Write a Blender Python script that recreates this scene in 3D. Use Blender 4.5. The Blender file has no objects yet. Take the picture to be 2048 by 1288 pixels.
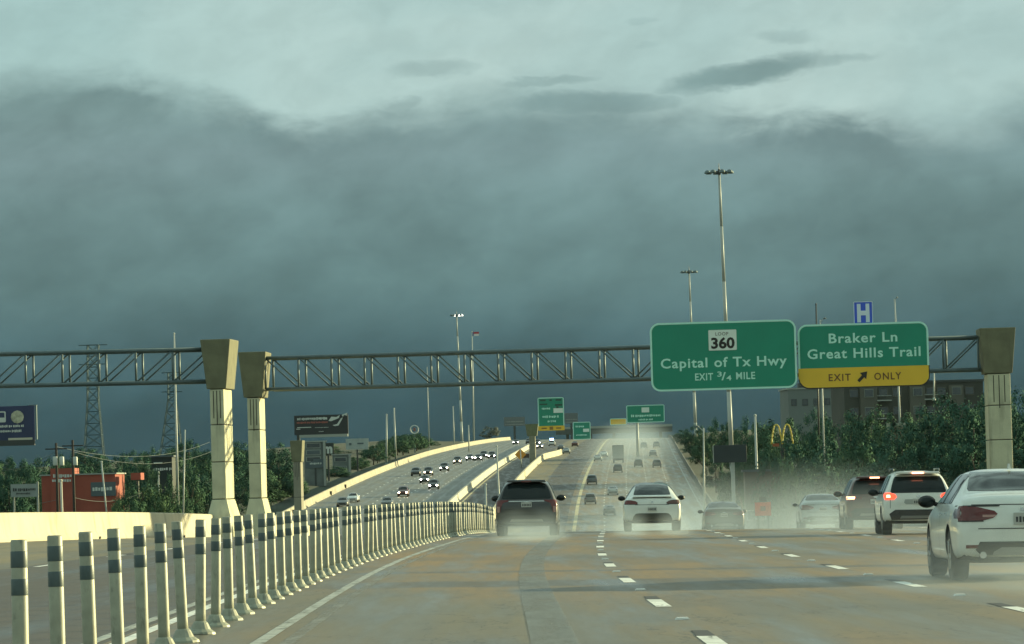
HAZE = 0.000012
HAZECOL = (.45, .62, .64)
SPRAYCOL = (.60, .735, .86)
SPRAYS = [
 ((1030, 98, 127, 1.8, 1.0, .042, 'plume of tyre spray behind the left wheels of the dark grey vehicle'), {}),
 ((1088, 98, 127, 1.8, 1.0, .042, 'plume of tyre spray behind the right wheels of the dark grey vehicle'), {}),
 ((1262, 108, 139.5, 1.7, .9, .038, 'plume of tyre spray behind the left wheels of the white crossover'), {}),
 ((1345, 108, 139.5, 1.7, .9, .038, 'plume of tyre spray behind the right wheels of the white crossover'), {}),
 ((1700, 100, 150, 8.0, 1.6, .022, 'white tyre spray around the braking vehicles on the right'), {}),
 ((1560, 140, 250, 20.0, 3.6, .013, 'mist of spray around the brown and silver sedans'), {}),
 ((1640, 150, 176, 3.2, 1.1, .06, 'plume of tyre spray behind the silver sedan'), {}),
 ((1446, 158, 193, 4.0, 1.4, .034, 'plume of tyre spray behind the brown sedan'), {}),
 ((1993, 40, 64, 4.5, .9, .045, 'low white spray behind the nearest white sedan'), {}),
 ((0, 190, 640, 30.0, 10.0, .0052, 'long veil of spray filling the dip in the main lanes'), dict(o=9, big=1)),
 ((0, 500, 1550, 30.0, 9.0, .0030, 'long veil of spray over the climbing main lanes'), dict(o=9, big=1)),
]
import bpy, bmesh, math, random
from mathutils import Vector, Matrix, Euler
from mathutils.bvhtree import BVHTree
random.seed(7)
R = math.radians
sc = bpy.context.scene
C = sc.collection
F = 8460.0          # focal length in photo pixels (2048 wide)
EYE = 1.3           # camera height above the road under it
# ---------------------------------------------------------------- camera
cam_d = bpy.data.cameras.new('camera'); cam = bpy.data.objects.new('camera', cam_d); C.objects.link(cam)
cam_d.sensor_width = 36; cam_d.lens = F / 2048 * 36; cam_d.clip_start = 0.5; cam_d.clip_end = 30000
M = (Matrix.Translation((0, 0, EYE)) @ Matrix.Rotation(-math.atan(47 / F), 4, 'Z')
     @ Matrix.Rotation(R(90) + math.atan(324 / F), 4, 'X') @ Matrix.Rotation(R(-1.6), 4, 'Z'))
cam.matrix_world = M
sc.camera = cam
RM = M.to_3x3()
def ray(px, py):
    return RM @ Vector(((px - 1024) / F, -(py - 644) / F, -1))
def at(px, py, Y):
    d = ray(px, py); t = Y / d.y
    return Vector((0, 0, EYE)) + d * t
def ppm(Y): return F / Y
# ---------------------------------------------------------------- alignment of the highway
def interp(tab, y):
    if y <= tab[0][0]: return tab[0][1]
    if y >= tab[-1][0]: return tab[-1][1]
    for i in range(len(tab) - 1):
        a, b = tab[i], tab[i + 1]
        if a[0] <= y <= b[0]:
            h = b[0] - a[0]; t = (y - a[0]) / h
            def sl(k):
                if k <= 0: return (tab[1][1] - tab[0][1]) / (tab[1][0] - tab[0][0])
                if k >= len(tab) - 1: return (tab[-1][1] - tab[-2][1]) / (tab[-1][0] - tab[-2][0])
                d0 = (tab[k][1] - tab[k - 1][1]) / (tab[k][0] - tab[k - 1][0])
                d1 = (tab[k + 1][1] - tab[k][1]) / (tab[k + 1][0] - tab[k][0])
                w0 = tab[k + 1][0] - tab[k][0]; w1 = tab[k][0] - tab[k - 1][0]
                return (d0 * w0 + d1 * w1) / (w0 + w1)
            m0, m1 = sl(i) * h, sl(i + 1) * h
            return ((2*t**3 - 3*t*t + 1) * a[1] + (t**3 - 2*t*t + t) * m0 + (-2*t**3 + 3*t*t) * b[1] + (t**3 - t*t) * m1)
TX = [(-60, -2.7), (0, -2.69), (41, -2.67), (54, -2.65), (66, -2.59), (81, -2.4), (110, -1.72), (139, -0.9), (171, 0.05), (300, 3.2), (450, 7.2), (583, 10.8), (651, 12.6), (787, 16.8), (1044, 25.6), (1302, 35.0), (1600, 46), (2200, 68)]
TZ = [(-60, -1.3), (0, -1.3), (40, -1.3), (60, -1.335), (90, -1.4), (125, -1.52), (150, -1.7), (180, -2.15), (250, -4.1), (340, -6.9), (430, -8.2), (500, -7.6), (583, -5.35), (651, -3.25), (787, 0.75), (1044, 7.1), (1302, 12.6), (1480, 14.9), (1650, 15.6), (1800, 15.0), (2200, 13.0)]
def XP(Y): return interp(TX, Y)
def ZC(Y): return interp(TZ, Y) + EYE
def rd(o, Y, dz=0.0):
    return Vector((XP(Y) + o, Y, ZC(Y) - 0.013 * o + dz))
def hit(px, py, y0=440, y1=1560):
    """where a line of sight meets the road surface"""
    Y = y0
    while Y < y1:
        p = at(px, py, Y)
        if p.z <= rd(p.x - XP(Y), Y).z: return p.x - XP(Y), Y
        Y += 1.0
    return at(px, py, y1).x - XP(y1), y1
def push(px, Y, m=49, lim=1500):
    """move a distance back until the place lies clear of the carriageways"""
    while Y < lim:
        o = at(px, 950, Y).x - XP(Y)
        if (px < 985 and o < -m) or (px > 1300 and o > 22.6): break
        Y += 5
    return Y
def smooth(a, b, x):
    t = max(0, min(1, (x - a) / (b - a))); return t * t * (3 - 2 * t)
def oleft(Y):       # left edge of the near roadway, where the median wall stands
    return -15.4 + smooth(118, 172, Y) * 4.2 if Y < 172 else -11.2
def terr(X, Y):
    o = X - XP(Y)
    zr = ZC(Y) - 0.013 * max(-60, min(60, o)) - 0.35
    side = (-2.6 + EYE) if Y < 560 else None
    if side is None:
        side = -1.3 + (ZC(Y) + 0.9 + 1.3) * smooth(560, 800, Y) if Y < 800 else ZC(Y) + 0.9
    if Y > 1500:
        side = ZC(1500) + 0.9 - (Y - 1500) * 0.0062
        zr = min(zr, side)
    if o < 0: side -= smooth(60, 200, -o) * smooth(800, 1400, Y) * 6
    side += 0.6 * math.sin(X * .031 + Y * .012) + 0.5 * math.sin(Y * .043 - X * .02)
    if o < 0: k = smooth(42.5, 62, -o)
    else: k = smooth(21.5, 38, o)
    if Y < 150: k *= 1.0
    return zr + (side - zr) * k
# ---------------------------------------------------------------- mesh helper
class MB:
    def __init__(s): s.v = []; s.f = []; s.m = []
    def add(s, vs, fs, mi=0):
        b = len(s.v); s.v += [Vector(p) for p in vs]
        for f in fs: s.f.append([b + i for i in f]); s.m.append(mi)
        return s
    def box(s, c, d, rz=0.0, mi=0, mat=None):
        hx, hy, hz = d[0] / 2, d[1] / 2, d[2] / 2
        vs = [Vector((x, y, z)) for x in (-hx, hx) for y in (-hy, hy) for z in (-hz, hz)]
        m = Matrix.Rotation(rz, 3, 'Z') if mat is None else mat
        return s.add([m @ p + Vector(c) for p in vs], [(0,1,3,2),(4,6,7,5),(0,4,5,1),(2,3,7,6),(0,2,6,4),(1,5,7,3)], mi)
    def tube(s, a, b, r0, r1=None, n=8, mi=0, caps=True):
        r1 = r0 if r1 is None else r1
        a, b = Vector(a), Vector(b); d = (b - a).normalized()
        q = d.to_track_quat('Z', 'Y').to_matrix()
        vs = []
        for p, r in ((a, r0), (b, r1)):
            for i in range(n):
                t = 2 * math.pi * i / n
                vs.append(p + q @ Vector((r * math.cos(t), r * math.sin(t), 0)))
        fs = [(i, (i + 1) % n, n + (i + 1) % n, n + i) for i in range(n)]
        if caps: fs += [tuple(range(n))[::-1], tuple(range(n, 2 * n))]
        return s.add(vs, fs, mi)
    def lathe(s, c, prof, n=16, mi=0):
        vs = []; fs = []
        for r, z in prof:
            for i in range(n):
                t = 2 * math.pi * i / n; vs.append(Vector(c) + Vector((r * math.cos(t), r * math.sin(t), z)))
        for k in range(len(prof) - 1):
            for i in range(n): fs.append((k*n+i, k*n+(i+1) % n, (k+1)*n+(i+1) % n, (k+1)*n+i))
        fs += [tuple(range(n))[::-1], tuple(range((len(prof)-1)*n, len(prof)*n))]
        return s.add(vs, fs, mi)
    def prism(s, poly, y0, y1, mi=0):
        """polygon in x,z extruded along y"""
        n = len(poly)
        vs = [(x, y0, z) for x, z in poly] + [(x, y1, z) for x, z in poly]
        fs = [tuple(range(n)), tuple(range(n, 2*n))[::-1]] + [(i, n + i, n + (i+1) % n, (i+1) % n) for i in range(n)]
        return s.add(vs, fs, mi)
    def strip(s, cols, mi=0):
        """grid from equal-length rows"""
        n = len(cols[0]); vs = [p for c in cols for p in c]; fs = []
        for i in range(len(cols) - 1):
            for j in range(n - 1): fs.append((i*n+j, i*n+j+1, (i+1)*n+j+1, (i+1)*n+j))
        return s.add(vs, fs, mi)
    def ell(s, c, r, nu=12, nv=8, mi=0):
        vs = []; fs = []
        for j in range(nv + 1):
            ph = math.pi * j / nv
            for i in range(nu):
                t = 2 * math.pi * i / nu
                vs.append(Vector(c) + Vector((r[0]*math.sin(ph)*math.cos(t), r[1]*math.sin(ph)*math.sin(t), r[2]*math.cos(ph))))
        for j in range(nv):
            for i in range(nu): fs.append((j*nu+i, (j+1)*nu+i, (j+1)*nu+(i+1) % nu, j*nu+(i+1) % nu))
        return s.add(vs, fs, mi)
    def build(s, name, mats, parent=None, smooth=False, bevel=0, fix=True):
        me = bpy.data.meshes.new(name); me.from_pydata([tuple(v) for v in s.v], [], s.f)
        for m in (mats if isinstance(mats, (list, tuple)) else [mats]): me.materials.append(m)
        me.polygons.foreach_set('material_index', s.m)
        if fix:
            bm = bmesh.new(); bm.from_mesh(me); bmesh.ops.remove_doubles(bm, verts=bm.verts, dist=1e-5)
            bmesh.ops.recalc_face_normals(bm, faces=bm.faces)
            if bevel: bmesh.ops.bevel(bm, geom=[e for e in bm.edges if len(e.link_faces) == 2 and e.calc_face_angle(0) > .5], offset=bevel, segments=2, affect='EDGES', profile=.6)
            bm.to_mesh(me); bm.free()
        if smooth: me.polygons.foreach_set('use_smooth', [True] * len(me.polygons))
        o = bpy.data.objects.new(name, me); C.objects.link(o)
        if parent: o.parent = parent
        return o
def tag(o, label=None, cat=None, group=None, kind=None):
    if label: o['label'] = label
    if cat: o['category'] = cat
    if group: o['group'] = group
    if kind: o['kind'] = kind
    return o
def empty(name, loc, rz=0.0, label=None, cat=None, group=None):
    o = bpy.data.objects.new(name, None); C.objects.link(o); o.location = loc; o.rotation_euler = (0, 0, rz); o.empty_display_size = .3
    return tag(o, label, cat, group)
def copy_tree(o, parent=None):
    kids = list(o.children); c = o.copy(); C.objects.link(c); c.parent = parent
    for k in kids: copy_tree(k, c)
    return c
# ---------------------------------------------------------------- materials
def mat(name, col, rough=.6, metal=0.0, var=0.0, vscale=1.0, bump=0.0, bscale=30, spec=.5, emit=None, es=0.0, coat=0.0, isl=0.0, trans=0.0):
    m = bpy.data.materials.new(name); m.use_nodes = True; nt = m.node_tree; b = nt.nodes['Principled BSDF']
    b.inputs['Base Color'].default_value = (*col, 1); b.inputs['Roughness'].default_value = rough; b.inputs['Metallic'].default_value = metal
    b.inputs['Specular IOR Level'].default_value = spec; b.inputs['Coat Weight'].default_value = coat
    if emit: b.inputs['Emission Color'].default_value = (*emit, 1); b.inputs['Emission Strength'].default_value = es
    if trans: b.inputs['Transmission Weight'].default_value = trans
    tc = nt.nodes.new('ShaderNodeTexCoord')
    if var:
        n = nt.nodes.new('ShaderNodeTexNoise'); n.inputs['Scale'].default_value = vscale; n.inputs['Detail'].default_value = 5
        nt.links.new(tc.outputs['Object'], n.inputs['Vector'])
        r = nt.nodes.new('ShaderNodeMapRange'); r.inputs['From Min'].default_value = .3; r.inputs['From Max'].default_value = .7
        r.inputs['To Min'].default_value = 1 - var; r.inputs['To Max'].default_value = 1 + var
        nt.links.new(n.outputs['Fac'], r.inputs['Value'])
        x = nt.nodes.new('ShaderNodeMix'); x.data_type = 'RGBA'; x.blend_type = 'MULTIPLY'; x.inputs[0].default_value = 1
        x.inputs[6].default_value = (*col, 1); nt.links.new(r.outputs['Result'], x.inputs[7]); last = x.outputs[2]
        if isl:
            g = nt.nodes.new('ShaderNodeNewGeometry'); r2 = nt.nodes.new('ShaderNodeMapRange'); r2.inputs['To Min'].default_value = 1 - isl; r2.inputs['To Max'].default_value = 1 + isl
            nt.links.new(g.outputs['Random Per Island'], r2.inputs['Value'])
            y = nt.nodes.new('ShaderNodeMix'); y.data_type = 'RGBA'; y.blend_type = 'MULTIPLY'; y.inputs[0].default_value = 1
            nt.links.new(last, y.inputs[6]); nt.links.new(r2.outputs['Result'], y.inputs[7]); last = y.outputs[2]
        nt.links.new(last, b.inputs['Base Color'])
    if bump:
        n2 = nt.nodes.new('ShaderNodeTexNoise'); n2.inputs['Scale'].default_value = bscale; n2.inputs['Detail'].default_value = 6
        nt.links.new(tc.outputs['Object'], n2.inputs['Vector'])
        bp = nt.nodes.new('ShaderNodeBump'); bp.inputs['Strength'].default_value = bump; bp.inputs['Distance'].default_value = .02
        nt.links.new(n2.outputs['Fac'], bp.inputs['Height']); nt.links.new(bp.outputs['Normal'], b.inputs['Normal'])
    return m
def worn(m, lo, hi, sc_, top=1.0, base=0.0):
    """paint rubbed away in patches: what is gone shows the road below"""
    nt = m.node_tree; g = NT(nt); b = nt.nodes['Principled BSDF']; tc = g.n('ShaderNodeTexCoord'); s = g.n('ShaderNodeSeparateXYZ'); g.link(tc.outputs['Object'], s.inputs[0])
    n = g.noise(g.comb(s.outputs[0], g.math('MULTIPLY', s.outputs[1], .12), 0.0), sc_, 6, .7)
    g.link(g.rng(n, lo, hi, base, top), b.inputs['Alpha']); return m
class NT:
    """tiny node-graph helper"""
    def __init__(s, nt): s.nt = nt
    def n(s, t, **k):
        x = s.nt.nodes.new(t)
        for a, b in k.items(): setattr(x, a, b)
        return x
    def link(s, a, b): s.nt.links.new(a, b)
    def val(s, sock, v):
        if isinstance(v, (int, float)): sock.default_value = v
        elif isinstance(v, tuple): sock.default_value = v
        else: s.link(v, sock)
    def math(s, op, a, b=0.0, c=None, clamp=False):
        x = s.n('ShaderNodeMath', operation=op, use_clamp=clamp); s.val(x.inputs[0], a); s.val(x.inputs[1], b)
        if c is not None: s.val(x.inputs[2], c)
        return x.outputs[0]
    def rng(s, v, a, b, c=0.0, d=1.0, smooth=True):
        x = s.n('ShaderNodeMapRange', interpolation_type='SMOOTHSTEP' if smooth else 'LINEAR')
        s.val(x.inputs['Value'], v)
        for k, q in zip(('From Min', 'From Max', 'To Min', 'To Max'), (a, b, c, d)): s.val(x.inputs[k], q)
        return x.outputs['Result']
    def mix(s, f, a, b, mode='MIX'):
        x = s.n('ShaderNodeMix', data_type='RGBA', blend_type=mode); s.val(x.inputs[0], f)
        for i, v in ((6, a), (7, b)):
            if isinstance(v, tuple) and len(v) == 3: v = (*v, 1)
            s.val(x.inputs[i], v)
        return x.outputs[2]
    def noise(s, vec, scale, detail=4, rough=.5, dist=0.0, dim='3D'):
        x = s.n('ShaderNodeTexNoise', noise_dimensions=dim); s.link(vec, x.inputs['Vector'])
        x.inputs['Scale'].default_value = scale; x.inputs['Detail'].default_value = detail; x.inputs['Roughness'].default_value = rough; x.inputs['Distortion'].default_value = dist
        return x.outputs['Fac']
    def ramp(s, f, stops, interp='EASE'):
        x = s.n('ShaderNodeValToRGB'); cr = x.color_ramp; cr.interpolation = interp
        while len(cr.elements) < len(stops): cr.elements.new(.5)
        for e, (p, c) in zip(cr.elements, stops): e.position = p; e.color = (*c, 1)
        s.link(f, x.inputs[0]); return x.outputs[0]
    def comb(s, x, y, z):
        c = s.n('ShaderNodeCombineXYZ')
        for i, v in enumerate((x, y, z)): s.val(c.inputs[i], v)
        return c.outputs[0]
# ---------------------------------------------------------------- sky and light
SUN_AZ, SUN_EL = 90 - 31, 10.5        # azimuth clockwise from +Y (degrees), elevation
w = bpy.data.worlds.new('World'); sc.world = w; w.use_nodes = True; nt = w.node_tree; nt.nodes.clear(); g = NT(nt)
out = g.n('ShaderNodeOutputWorld'); bg = g.n('ShaderNodeBackground'); g.link(bg.outputs[0], out.inputs[0])
STR = 0.1; SKYK = .575; bg.inputs['Strength'].default_value = STR
sky = g.n('ShaderNodeTexSky', sky_type='NISHITA', sun_disc=False); sky.sun_elevation = R(SUN_EL); sky.sun_rotation = R(SUN_AZ); sky.air_density = 1.5; sky.dust_density = 3
tc = g.n('ShaderNodeTexCoord'); sx = g.n('ShaderNodeSeparateXYZ'); g.link(tc.outputs['Generated'], sx.inputs[0])
az = g.math('MULTIPLY', g.math('ARCTAN2', sx.outputs[0], sx.outputs[1]), 57.29578)      # degrees, clockwise from the road's direction
el = g.math('MULTIPLY', g.math('ARCSINE', sx.outputs[2]), 57.29578)
V = g.comb(g.math('MULTIPLY', az, .42), el, 0.0)          # clouds are stretched sideways
V2 = g.comb(g.math('ADD', g.math('MULTIPLY', az, .8), g.math('MULTIPLY', el, -.3)), g.math('MULTIPLY', el, 1.2), 3.7)
n1 = g.noise(V, .8, 6, .55, .4); n2 = g.noise(V2, .45, 5, .5, .3); n3 = g.noise(V, 2.6, 5, .6, .6); n4 = g.noise(V2, 1.3, 5, .55, .5); n5 = g.noise(V2, 1.9, 8, .56, .35); n6 = g.noise(V, 4.2, 8, .6, .3)
fc = g.n('ShaderNodeFloatCurve'); g.link(g.rng(az, -8, 8, 0, 1, False), fc.inputs['Value'])
def de(px, py):
    d = ray(px, py).normalized(); return math.degrees(math.atan2(d.x, d.y)), math.degrees(math.asin(d.z))
edge = [(-200, 190), (0, 150), (180, 142), (420, 178), (520, 218), (610, 240), (760, 218), (860, 212), (960, 180), (1150, 178), (1330, 200), (1500, 222), (1700, 226), (1880, 236), (1970, 218), (2048, 185), (2200, 170)]
cv = fc.mapping.curves[0]
pts = [((de(*e)[0] + 8) / 16, de(*e)[1] / 8) for e in edge]
cv.points[0].location = (0, pts[0][1]); cv.points[1].location = (1, pts[-1][1])
for p in pts: cv.points.new(*p)
fc.mapping.update()
B = g.math('MULTIPLY', fc.outputs[0], 8.0)
h = g.math('SUBTRACT', B, el)                                 # depth below the cloud's upper edge (degrees)
h = g.math('ADD', h, g.math('MULTIPLY_ADD', n1, .2, -.1))
h = g.math('ADD', h, g.math('MULTIPLY_ADD', n3, .34, -.17)); h = g.math('ADD', h, g.math('MULTIPLY_ADD', n6, .38, -.19))
soft = g.rng(n2, .35, .65, .28, .75)
deck = g.rng(h, g.math('MULTIPLY', soft, -.5), soft)
# detached wisps above the deck (centre azimuth, elevation, half sizes, tilt, strength)
wm = None
for (px, py, rx, ry, tilt, st) in [(1490, 148, 185, 27, .14, .95), (1620, 122, 120, 12, .05, .45), (1565, 75, 75, 16, -.03, .3), (1270, 42, 40, 10, 0, .22), (860, 138, 85, 20, 0, .35), (1080, 165, 110, 12, .03, .5), (1170, 208, 200, 30, -.02, .9), (800, 215, 40, 14, .35, .5), (690, 245, 80, 14, .15, .4), (1300, 90, 35, 8, 0, .15)]:
    a0, e0 = de(px, py); s = math.degrees(1 / F)
    dx = g.math('ADD', g.math('SUBTRACT', az, a0), g.math('MULTIPLY_ADD', n4, .9, -.45)); dy = g.math('ADD', g.math('SUBTRACT', el, e0), g.math('MULTIPLY_ADD', n6, .28, -.14))
    dy2 = g.math('SUBTRACT', dy, g.math('MULTIPLY', dx, tilt))
    q = g.math('ADD', g.math('POWER', g.math('DIVIDE', dx, rx * s), 2), g.math('POWER', g.math('DIVIDE', dy2, ry * s), 2))
    k = g.math('MULTIPLY', g.rng(q, .1, 1.5, 1, 0), st)
    wm = k if wm is None else g.math('MAXIMUM', wm, k)
lightc0 = g.rng(n5, .3, .7, .95, 1.04)
lightc = g.mix(g.rng(n2, .3, .7), (.475, .635, .605), (.41, .575, .555))
lightc = g.mix(g.rng(az, -7, 1, .55, 0), lightc, (.35, .545, .53))
e01 = g.math('DIVIDE', el, 8)
darkc = g.ramp(e01, [(0, (.024, .060, .080)), (.14, (.030, .076, .097)), (.24, (.066, .135, .152)), (.35, (.125, .22, .224)), (.48, (.165, .270, .272)), (.57, (.20, .305, .31)), (.68, (.205, .32, .315)), (.9, (.21, .31, .31))], 'LINEAR')
mod = g.math('ADD', g.rng(n2, .25, .75, .84, 1.16), g.math('ADD', g.math('MULTIPLY_ADD', n4, .30, -.15), g.math('MULTIPLY_ADD', n5, .32, -.16)))
darkc = g.mix(1.0, darkc, mod, 'MULTIPLY')
rimd = g.math('MULTIPLY', g.rng(h, .1, .75, 1, 0), deck)     # the thick upper lip of the deck is darker
darkc = g.mix(g.math('MULTIPLY', rimd, g.rng(n4, .3, .65, .0, .4)), darkc, (.12, .195, .20))
lightc = g.mix(1.0, lightc, lightc0, 'MULTIPLY')
col = g.mix(g.math('MAXIMUM', deck, wm), lightc, darkc)
low = g.rng(el, -3.0, -0.2)
col = g.mix(low, (.06, .08, .07), col)
vis = g.mix(1.0, col, (SKYK/STR, SKYK/STR, SKYK/STR), 'MULTIPLY')
# away from the storm front: broken bright cloud over the clear sky
hi = g.mix(g.rng(n2, .35, .65), g.mix(1.0, sky.outputs[0], (.35, .35, .35), 'MULTIPLY'), (4.7, 6.5, 5.8))
front = g.math('MULTIPLY', g.rng(el, 8, 22, 1, 0), g.rng(g.math('ABSOLUTE', az), 25, 75, 1, 0))
fin = g.mix(front, hi, vis)
g.link(fin, bg.inputs['Color'])
sun_d = bpy.data.lights.new('sun', 'SUN'); sun_d.energy = 5.0; sun_d.angle = R(.6); sun_d.color = (1.0, .89, .47)
sun = bpy.data.objects.new('sun', sun_d); C.objects.link(sun)
sd = Vector((math.sin(R(SUN_AZ)) * math.cos(R(SUN_EL)), math.cos(R(SUN_AZ)) * math.cos(R(SUN_EL)), math.sin(R(SUN_EL))))
sun.rotation_euler = sd.to_track_quat('Z', 'Y').to_euler(); sun.location = (60, -20, 60)
sc.view_settings.view_transform = 'Standard'; sc.view_settings.look = 'None'; sc.view_settings.exposure = .8; sc.view_settings.gamma = 1
# ---------------------------------------------------------------- shared materials
m_conc = mat('concrete_tan', (.52, .51, .36), .85, var=.16, vscale=1.3, bump=.35, bscale=14)
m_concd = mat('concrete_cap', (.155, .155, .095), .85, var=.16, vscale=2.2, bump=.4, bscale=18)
m_groove = mat('concrete_groove', (.05, .048, .04), .9)
m_wall = mat('barrier_concrete', (.50, .46, .34), .8, var=.14, vscale=.6, bump=.3, bscale=9)
m_wallw = mat('barrier_pale', (.46, .45, .38), .8, var=.12, vscale=.4, bump=.2, bscale=6)
m_steel = mat('galvanised_steel', (.105, .145, .155), .5, .2, var=.15, vscale=3)
m_steeld = mat('dark_steel', (.05, .055, .055), .5, .3)
m_pole = mat('pole_steel', (.40, .43, .40), .5, .0, var=.08, vscale=.6)
m_black = mat('black_plastic', (.012, .013, .013), .45)
m_rubber = mat('tyre_rubber', (.014, .014, .015), .8)
m_white = mat('white_plastic', (.31, .32, .245), .5, var=.2, vscale=5)
m_band = mat('dark_band', (.066, .098, .104), .45, var=.12, vscale=9)
m_paintw = mat('road_paint_white', (.78, .78, .72), .45, var=.22, vscale=2.5)
m_paintd = mat('road_paint_black', (.025, .025, .025), .6)
m_painty = mat('road_paint_yellow', (.50, .44, .26), .6, var=.3, vscale=.5)
def stain(m, amt=.45, dirt=(.09, .085, .06), sx_=3.0, sz_=.35, lo=.50, hi=.72):
    """rain streaks and scuffs that run down the surface"""
    nt = m.node_tree; g = NT(nt); b = nt.nodes['Principled BSDF']; tc = g.n('ShaderNodeTexCoord'); s = g.n('ShaderNodeSeparateXYZ'); g.link(tc.outputs['Object'], s.inputs[0])
    n = g.noise(g.comb(g.math('MULTIPLY', s.outputs[0], sx_), g.math('MULTIPLY', s.outputs[1], sx_ * .6), g.math('MULTIPLY', s.outputs[2], sz_)), 1.0, 6, .62)
    src = b.inputs['Base Color'].links[0].from_socket if b.inputs['Base Color'].links else tuple(b.inputs['Base Color'].default_value)
    g.link(g.mix(g.math('MULTIPLY', g.rng(n, lo, hi), amt), src, dirt), b.inputs['Base Color']); return m
for m_ in (m_conc, m_concd, m_wall, m_wallw): stain(m_, .38)
stain(m_white, .55, (.10, .10, .08), 16.0, 5.0, .54, .70)
# wet concrete road
def road_mat(name, c1, c2, wet, r0, r1, bands=False, lane=0.0):
    m = bpy.data.materials.new(name); m.use_nodes = True; g = NT(m.node_tree); b = m.node_tree.nodes['Principled BSDF']
    tc = g.n('ShaderNodeTexCoord'); s = g.n('ShaderNodeSeparateXYZ'); g.link(tc.outputs['Object'], s.inputs[0])
    Vl = g.comb(s.outputs[0], g.math('MULTIPLY', s.outputs[1], .06), 0.0)
    Vw = g.comb(g.math('MULTIPLY', s.outputs[0], .25), g.math('MULTIPLY', s.outputs[1], .045), 1.0)
    a = g.noise(Vl, .9, 5, .6); bb = g.noise(Vw, .8, 4, .5); fine = g.noise(tc.outputs['Object'], 14, 3, .6)
    col = g.mix(g.rng(bb, .40, .72), c1, c2)
    col = g.mix(g.math('MULTIPLY', g.rng(a, .42, .68), .75), col, wet)
    st = g.noise(Vl, 5.5, 4, .65); pt = g.noise(g.comb(g.math('MULTIPLY', s.outputs[0], .5), g.math('MULTIPLY', s.outputs[1], .11), 5.0), .9, 3, .45, .6)
    col = g.mix(g.rng(st, .42, .72, 0, .45), col, wet)
    col = g.mix(g.rng(pt, .53, .57, 0, .30), col, g.mix(1.0, col, (1.22, 1.08, .84), 'MULTIPLY'))
    col = g.mix(g.rng(pt, .47, .43, 0, .35), col, (.10, .10, .088))
    ck = g.math('MULTIPLY', g.rng(g.math('ABSOLUTE', g.math('SUBTRACT', g.noise(g.comb(s.outputs[0], g.math('MULTIPLY', s.outputs[1], .25), 9.0), .55, 5, .6), .5)), 0, .006, 1, 0), g.rng(bb, .45, .6))
    col = g.mix(g.math('MULTIPLY', ck, .6), col, (.03, .032, .03))
    col = g.mix(g.rng(fine, .3, .7, 0, .16), col, (.03, .03, .03))
    rough = g.rng(a, .40, .70, r0, r1)
    if lane:      # darker, smoother wheel tracks along every lane
        at_ = g.n('ShaderNodeAttribute'); at_.attribute_name = 'off'
        t = g.math('FRACT', g.math('DIVIDE', g.math('ADD', at_.outputs['Fac'], 40 * lane - .95), lane))
        tr = g.math('ADD', g.rng(g.math('ABSOLUTE', g.math('SUBTRACT', t, .27)), .0, .13, 1, 0), g.rng(g.math('ABSOLUTE', g.math('SUBTRACT', t, .73)), .0, .13, 1, 0))
        tr = g.math('MULTIPLY', tr, g.rng(bb, .25, .7, .25, .8))
        col = g.mix(g.math('MULTIPLY', tr, .5), col, wet); rough = g.math('SUBTRACT', rough, g.math('MULTIPLY', tr, .14))
    if bands:
        yy = g.math('ADD', s.outputs[1], g.math('MULTIPLY', g.noise(Vl, .25, 4, .6), 3.2))
        d1 = g.math('MULTIPLY', g.rng(yy, 57.6, 58.6), g.rng(yy, 61.3, 62.5, 1, 0))
        d2 = g.math('MULTIPLY', g.rng(yy, 67.9, 68.3), g.rng(yy, 69.3, 69.7, 1, 0))
        d3 = g.math('MULTIPLY', g.rng(yy, 79, 81), g.rng(yy, 84, 86, 1, 0))
        d4 = g.math('MULTIPLY', g.rng(yy, 36.5, 36.7), g.rng(yy, 36.9, 37.1, 1, 0))
        xx = g.rng(g.noise(g.comb(s.outputs[0], 0.0, 2.0), .22, 3, .5), .3, .6, .35, .9)
        sl = g.math('FRACT', g.math('DIVIDE', g.math('ADD', s.outputs[1], 3.0), 9.2)); sj = g.math('MULTIPLY', g.rng(g.math('ABSOLUTE', g.math('SUBTRACT', sl, .5)), 0, .012, 1, 0), .35)
        d4 = g.math('MAXIMUM', d4, sj)
        dk = g.math('MULTIPLY', g.math('MAXIMUM', g.math('MAXIMUM', d1, g.math('MULTIPLY', d2, .9)), g.math('MAXIMUM', g.math('MULTIPLY', d3, .35), g.math('MULTIPLY', d4, .4))), xx)
        col = g.mix(dk, col, (.062, .058, .046)); rough = g.math('SUBTRACT', rough, g.math('MULTIPLY', dk, .12))
    g.link(col, b.inputs['Base Color']); g.link(rough, b.inputs['Roughness'])
    bp = g.n('ShaderNodeBump'); bp.inputs['Strength'].default_value = .35; bp.inputs['Distance'].default_value = .01
    g.link(g.noise(tc.outputs['Object'], 22, 4, .65), bp.inputs['Height']); g.link(bp.outputs[0], b.inputs['Normal'])
    b.inputs['Specular IOR Level'].default_value = .42
    return m
m_road = road_mat('wet_concrete_road', (.250, .164, .078), (.162, .146, .106), (.108, .106, .088), .62, .34, True, 3.48)
m_asph = road_mat('wet_asphalt', (.075, .07, .068), (.095, .09, .085), (.06, .06, .06), .7, .4)
m_onc = road_mat('wet_oncoming_road', (.165, .165, .145), (.19, .185, .16), (.15, .152, .135), .55, .42, False, 3.7)
m_shoul = road_mat('shoulder_concrete', (.215, .19, .13), (.175, .16, .115), (.13, .125, .10), .8, .55)
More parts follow.
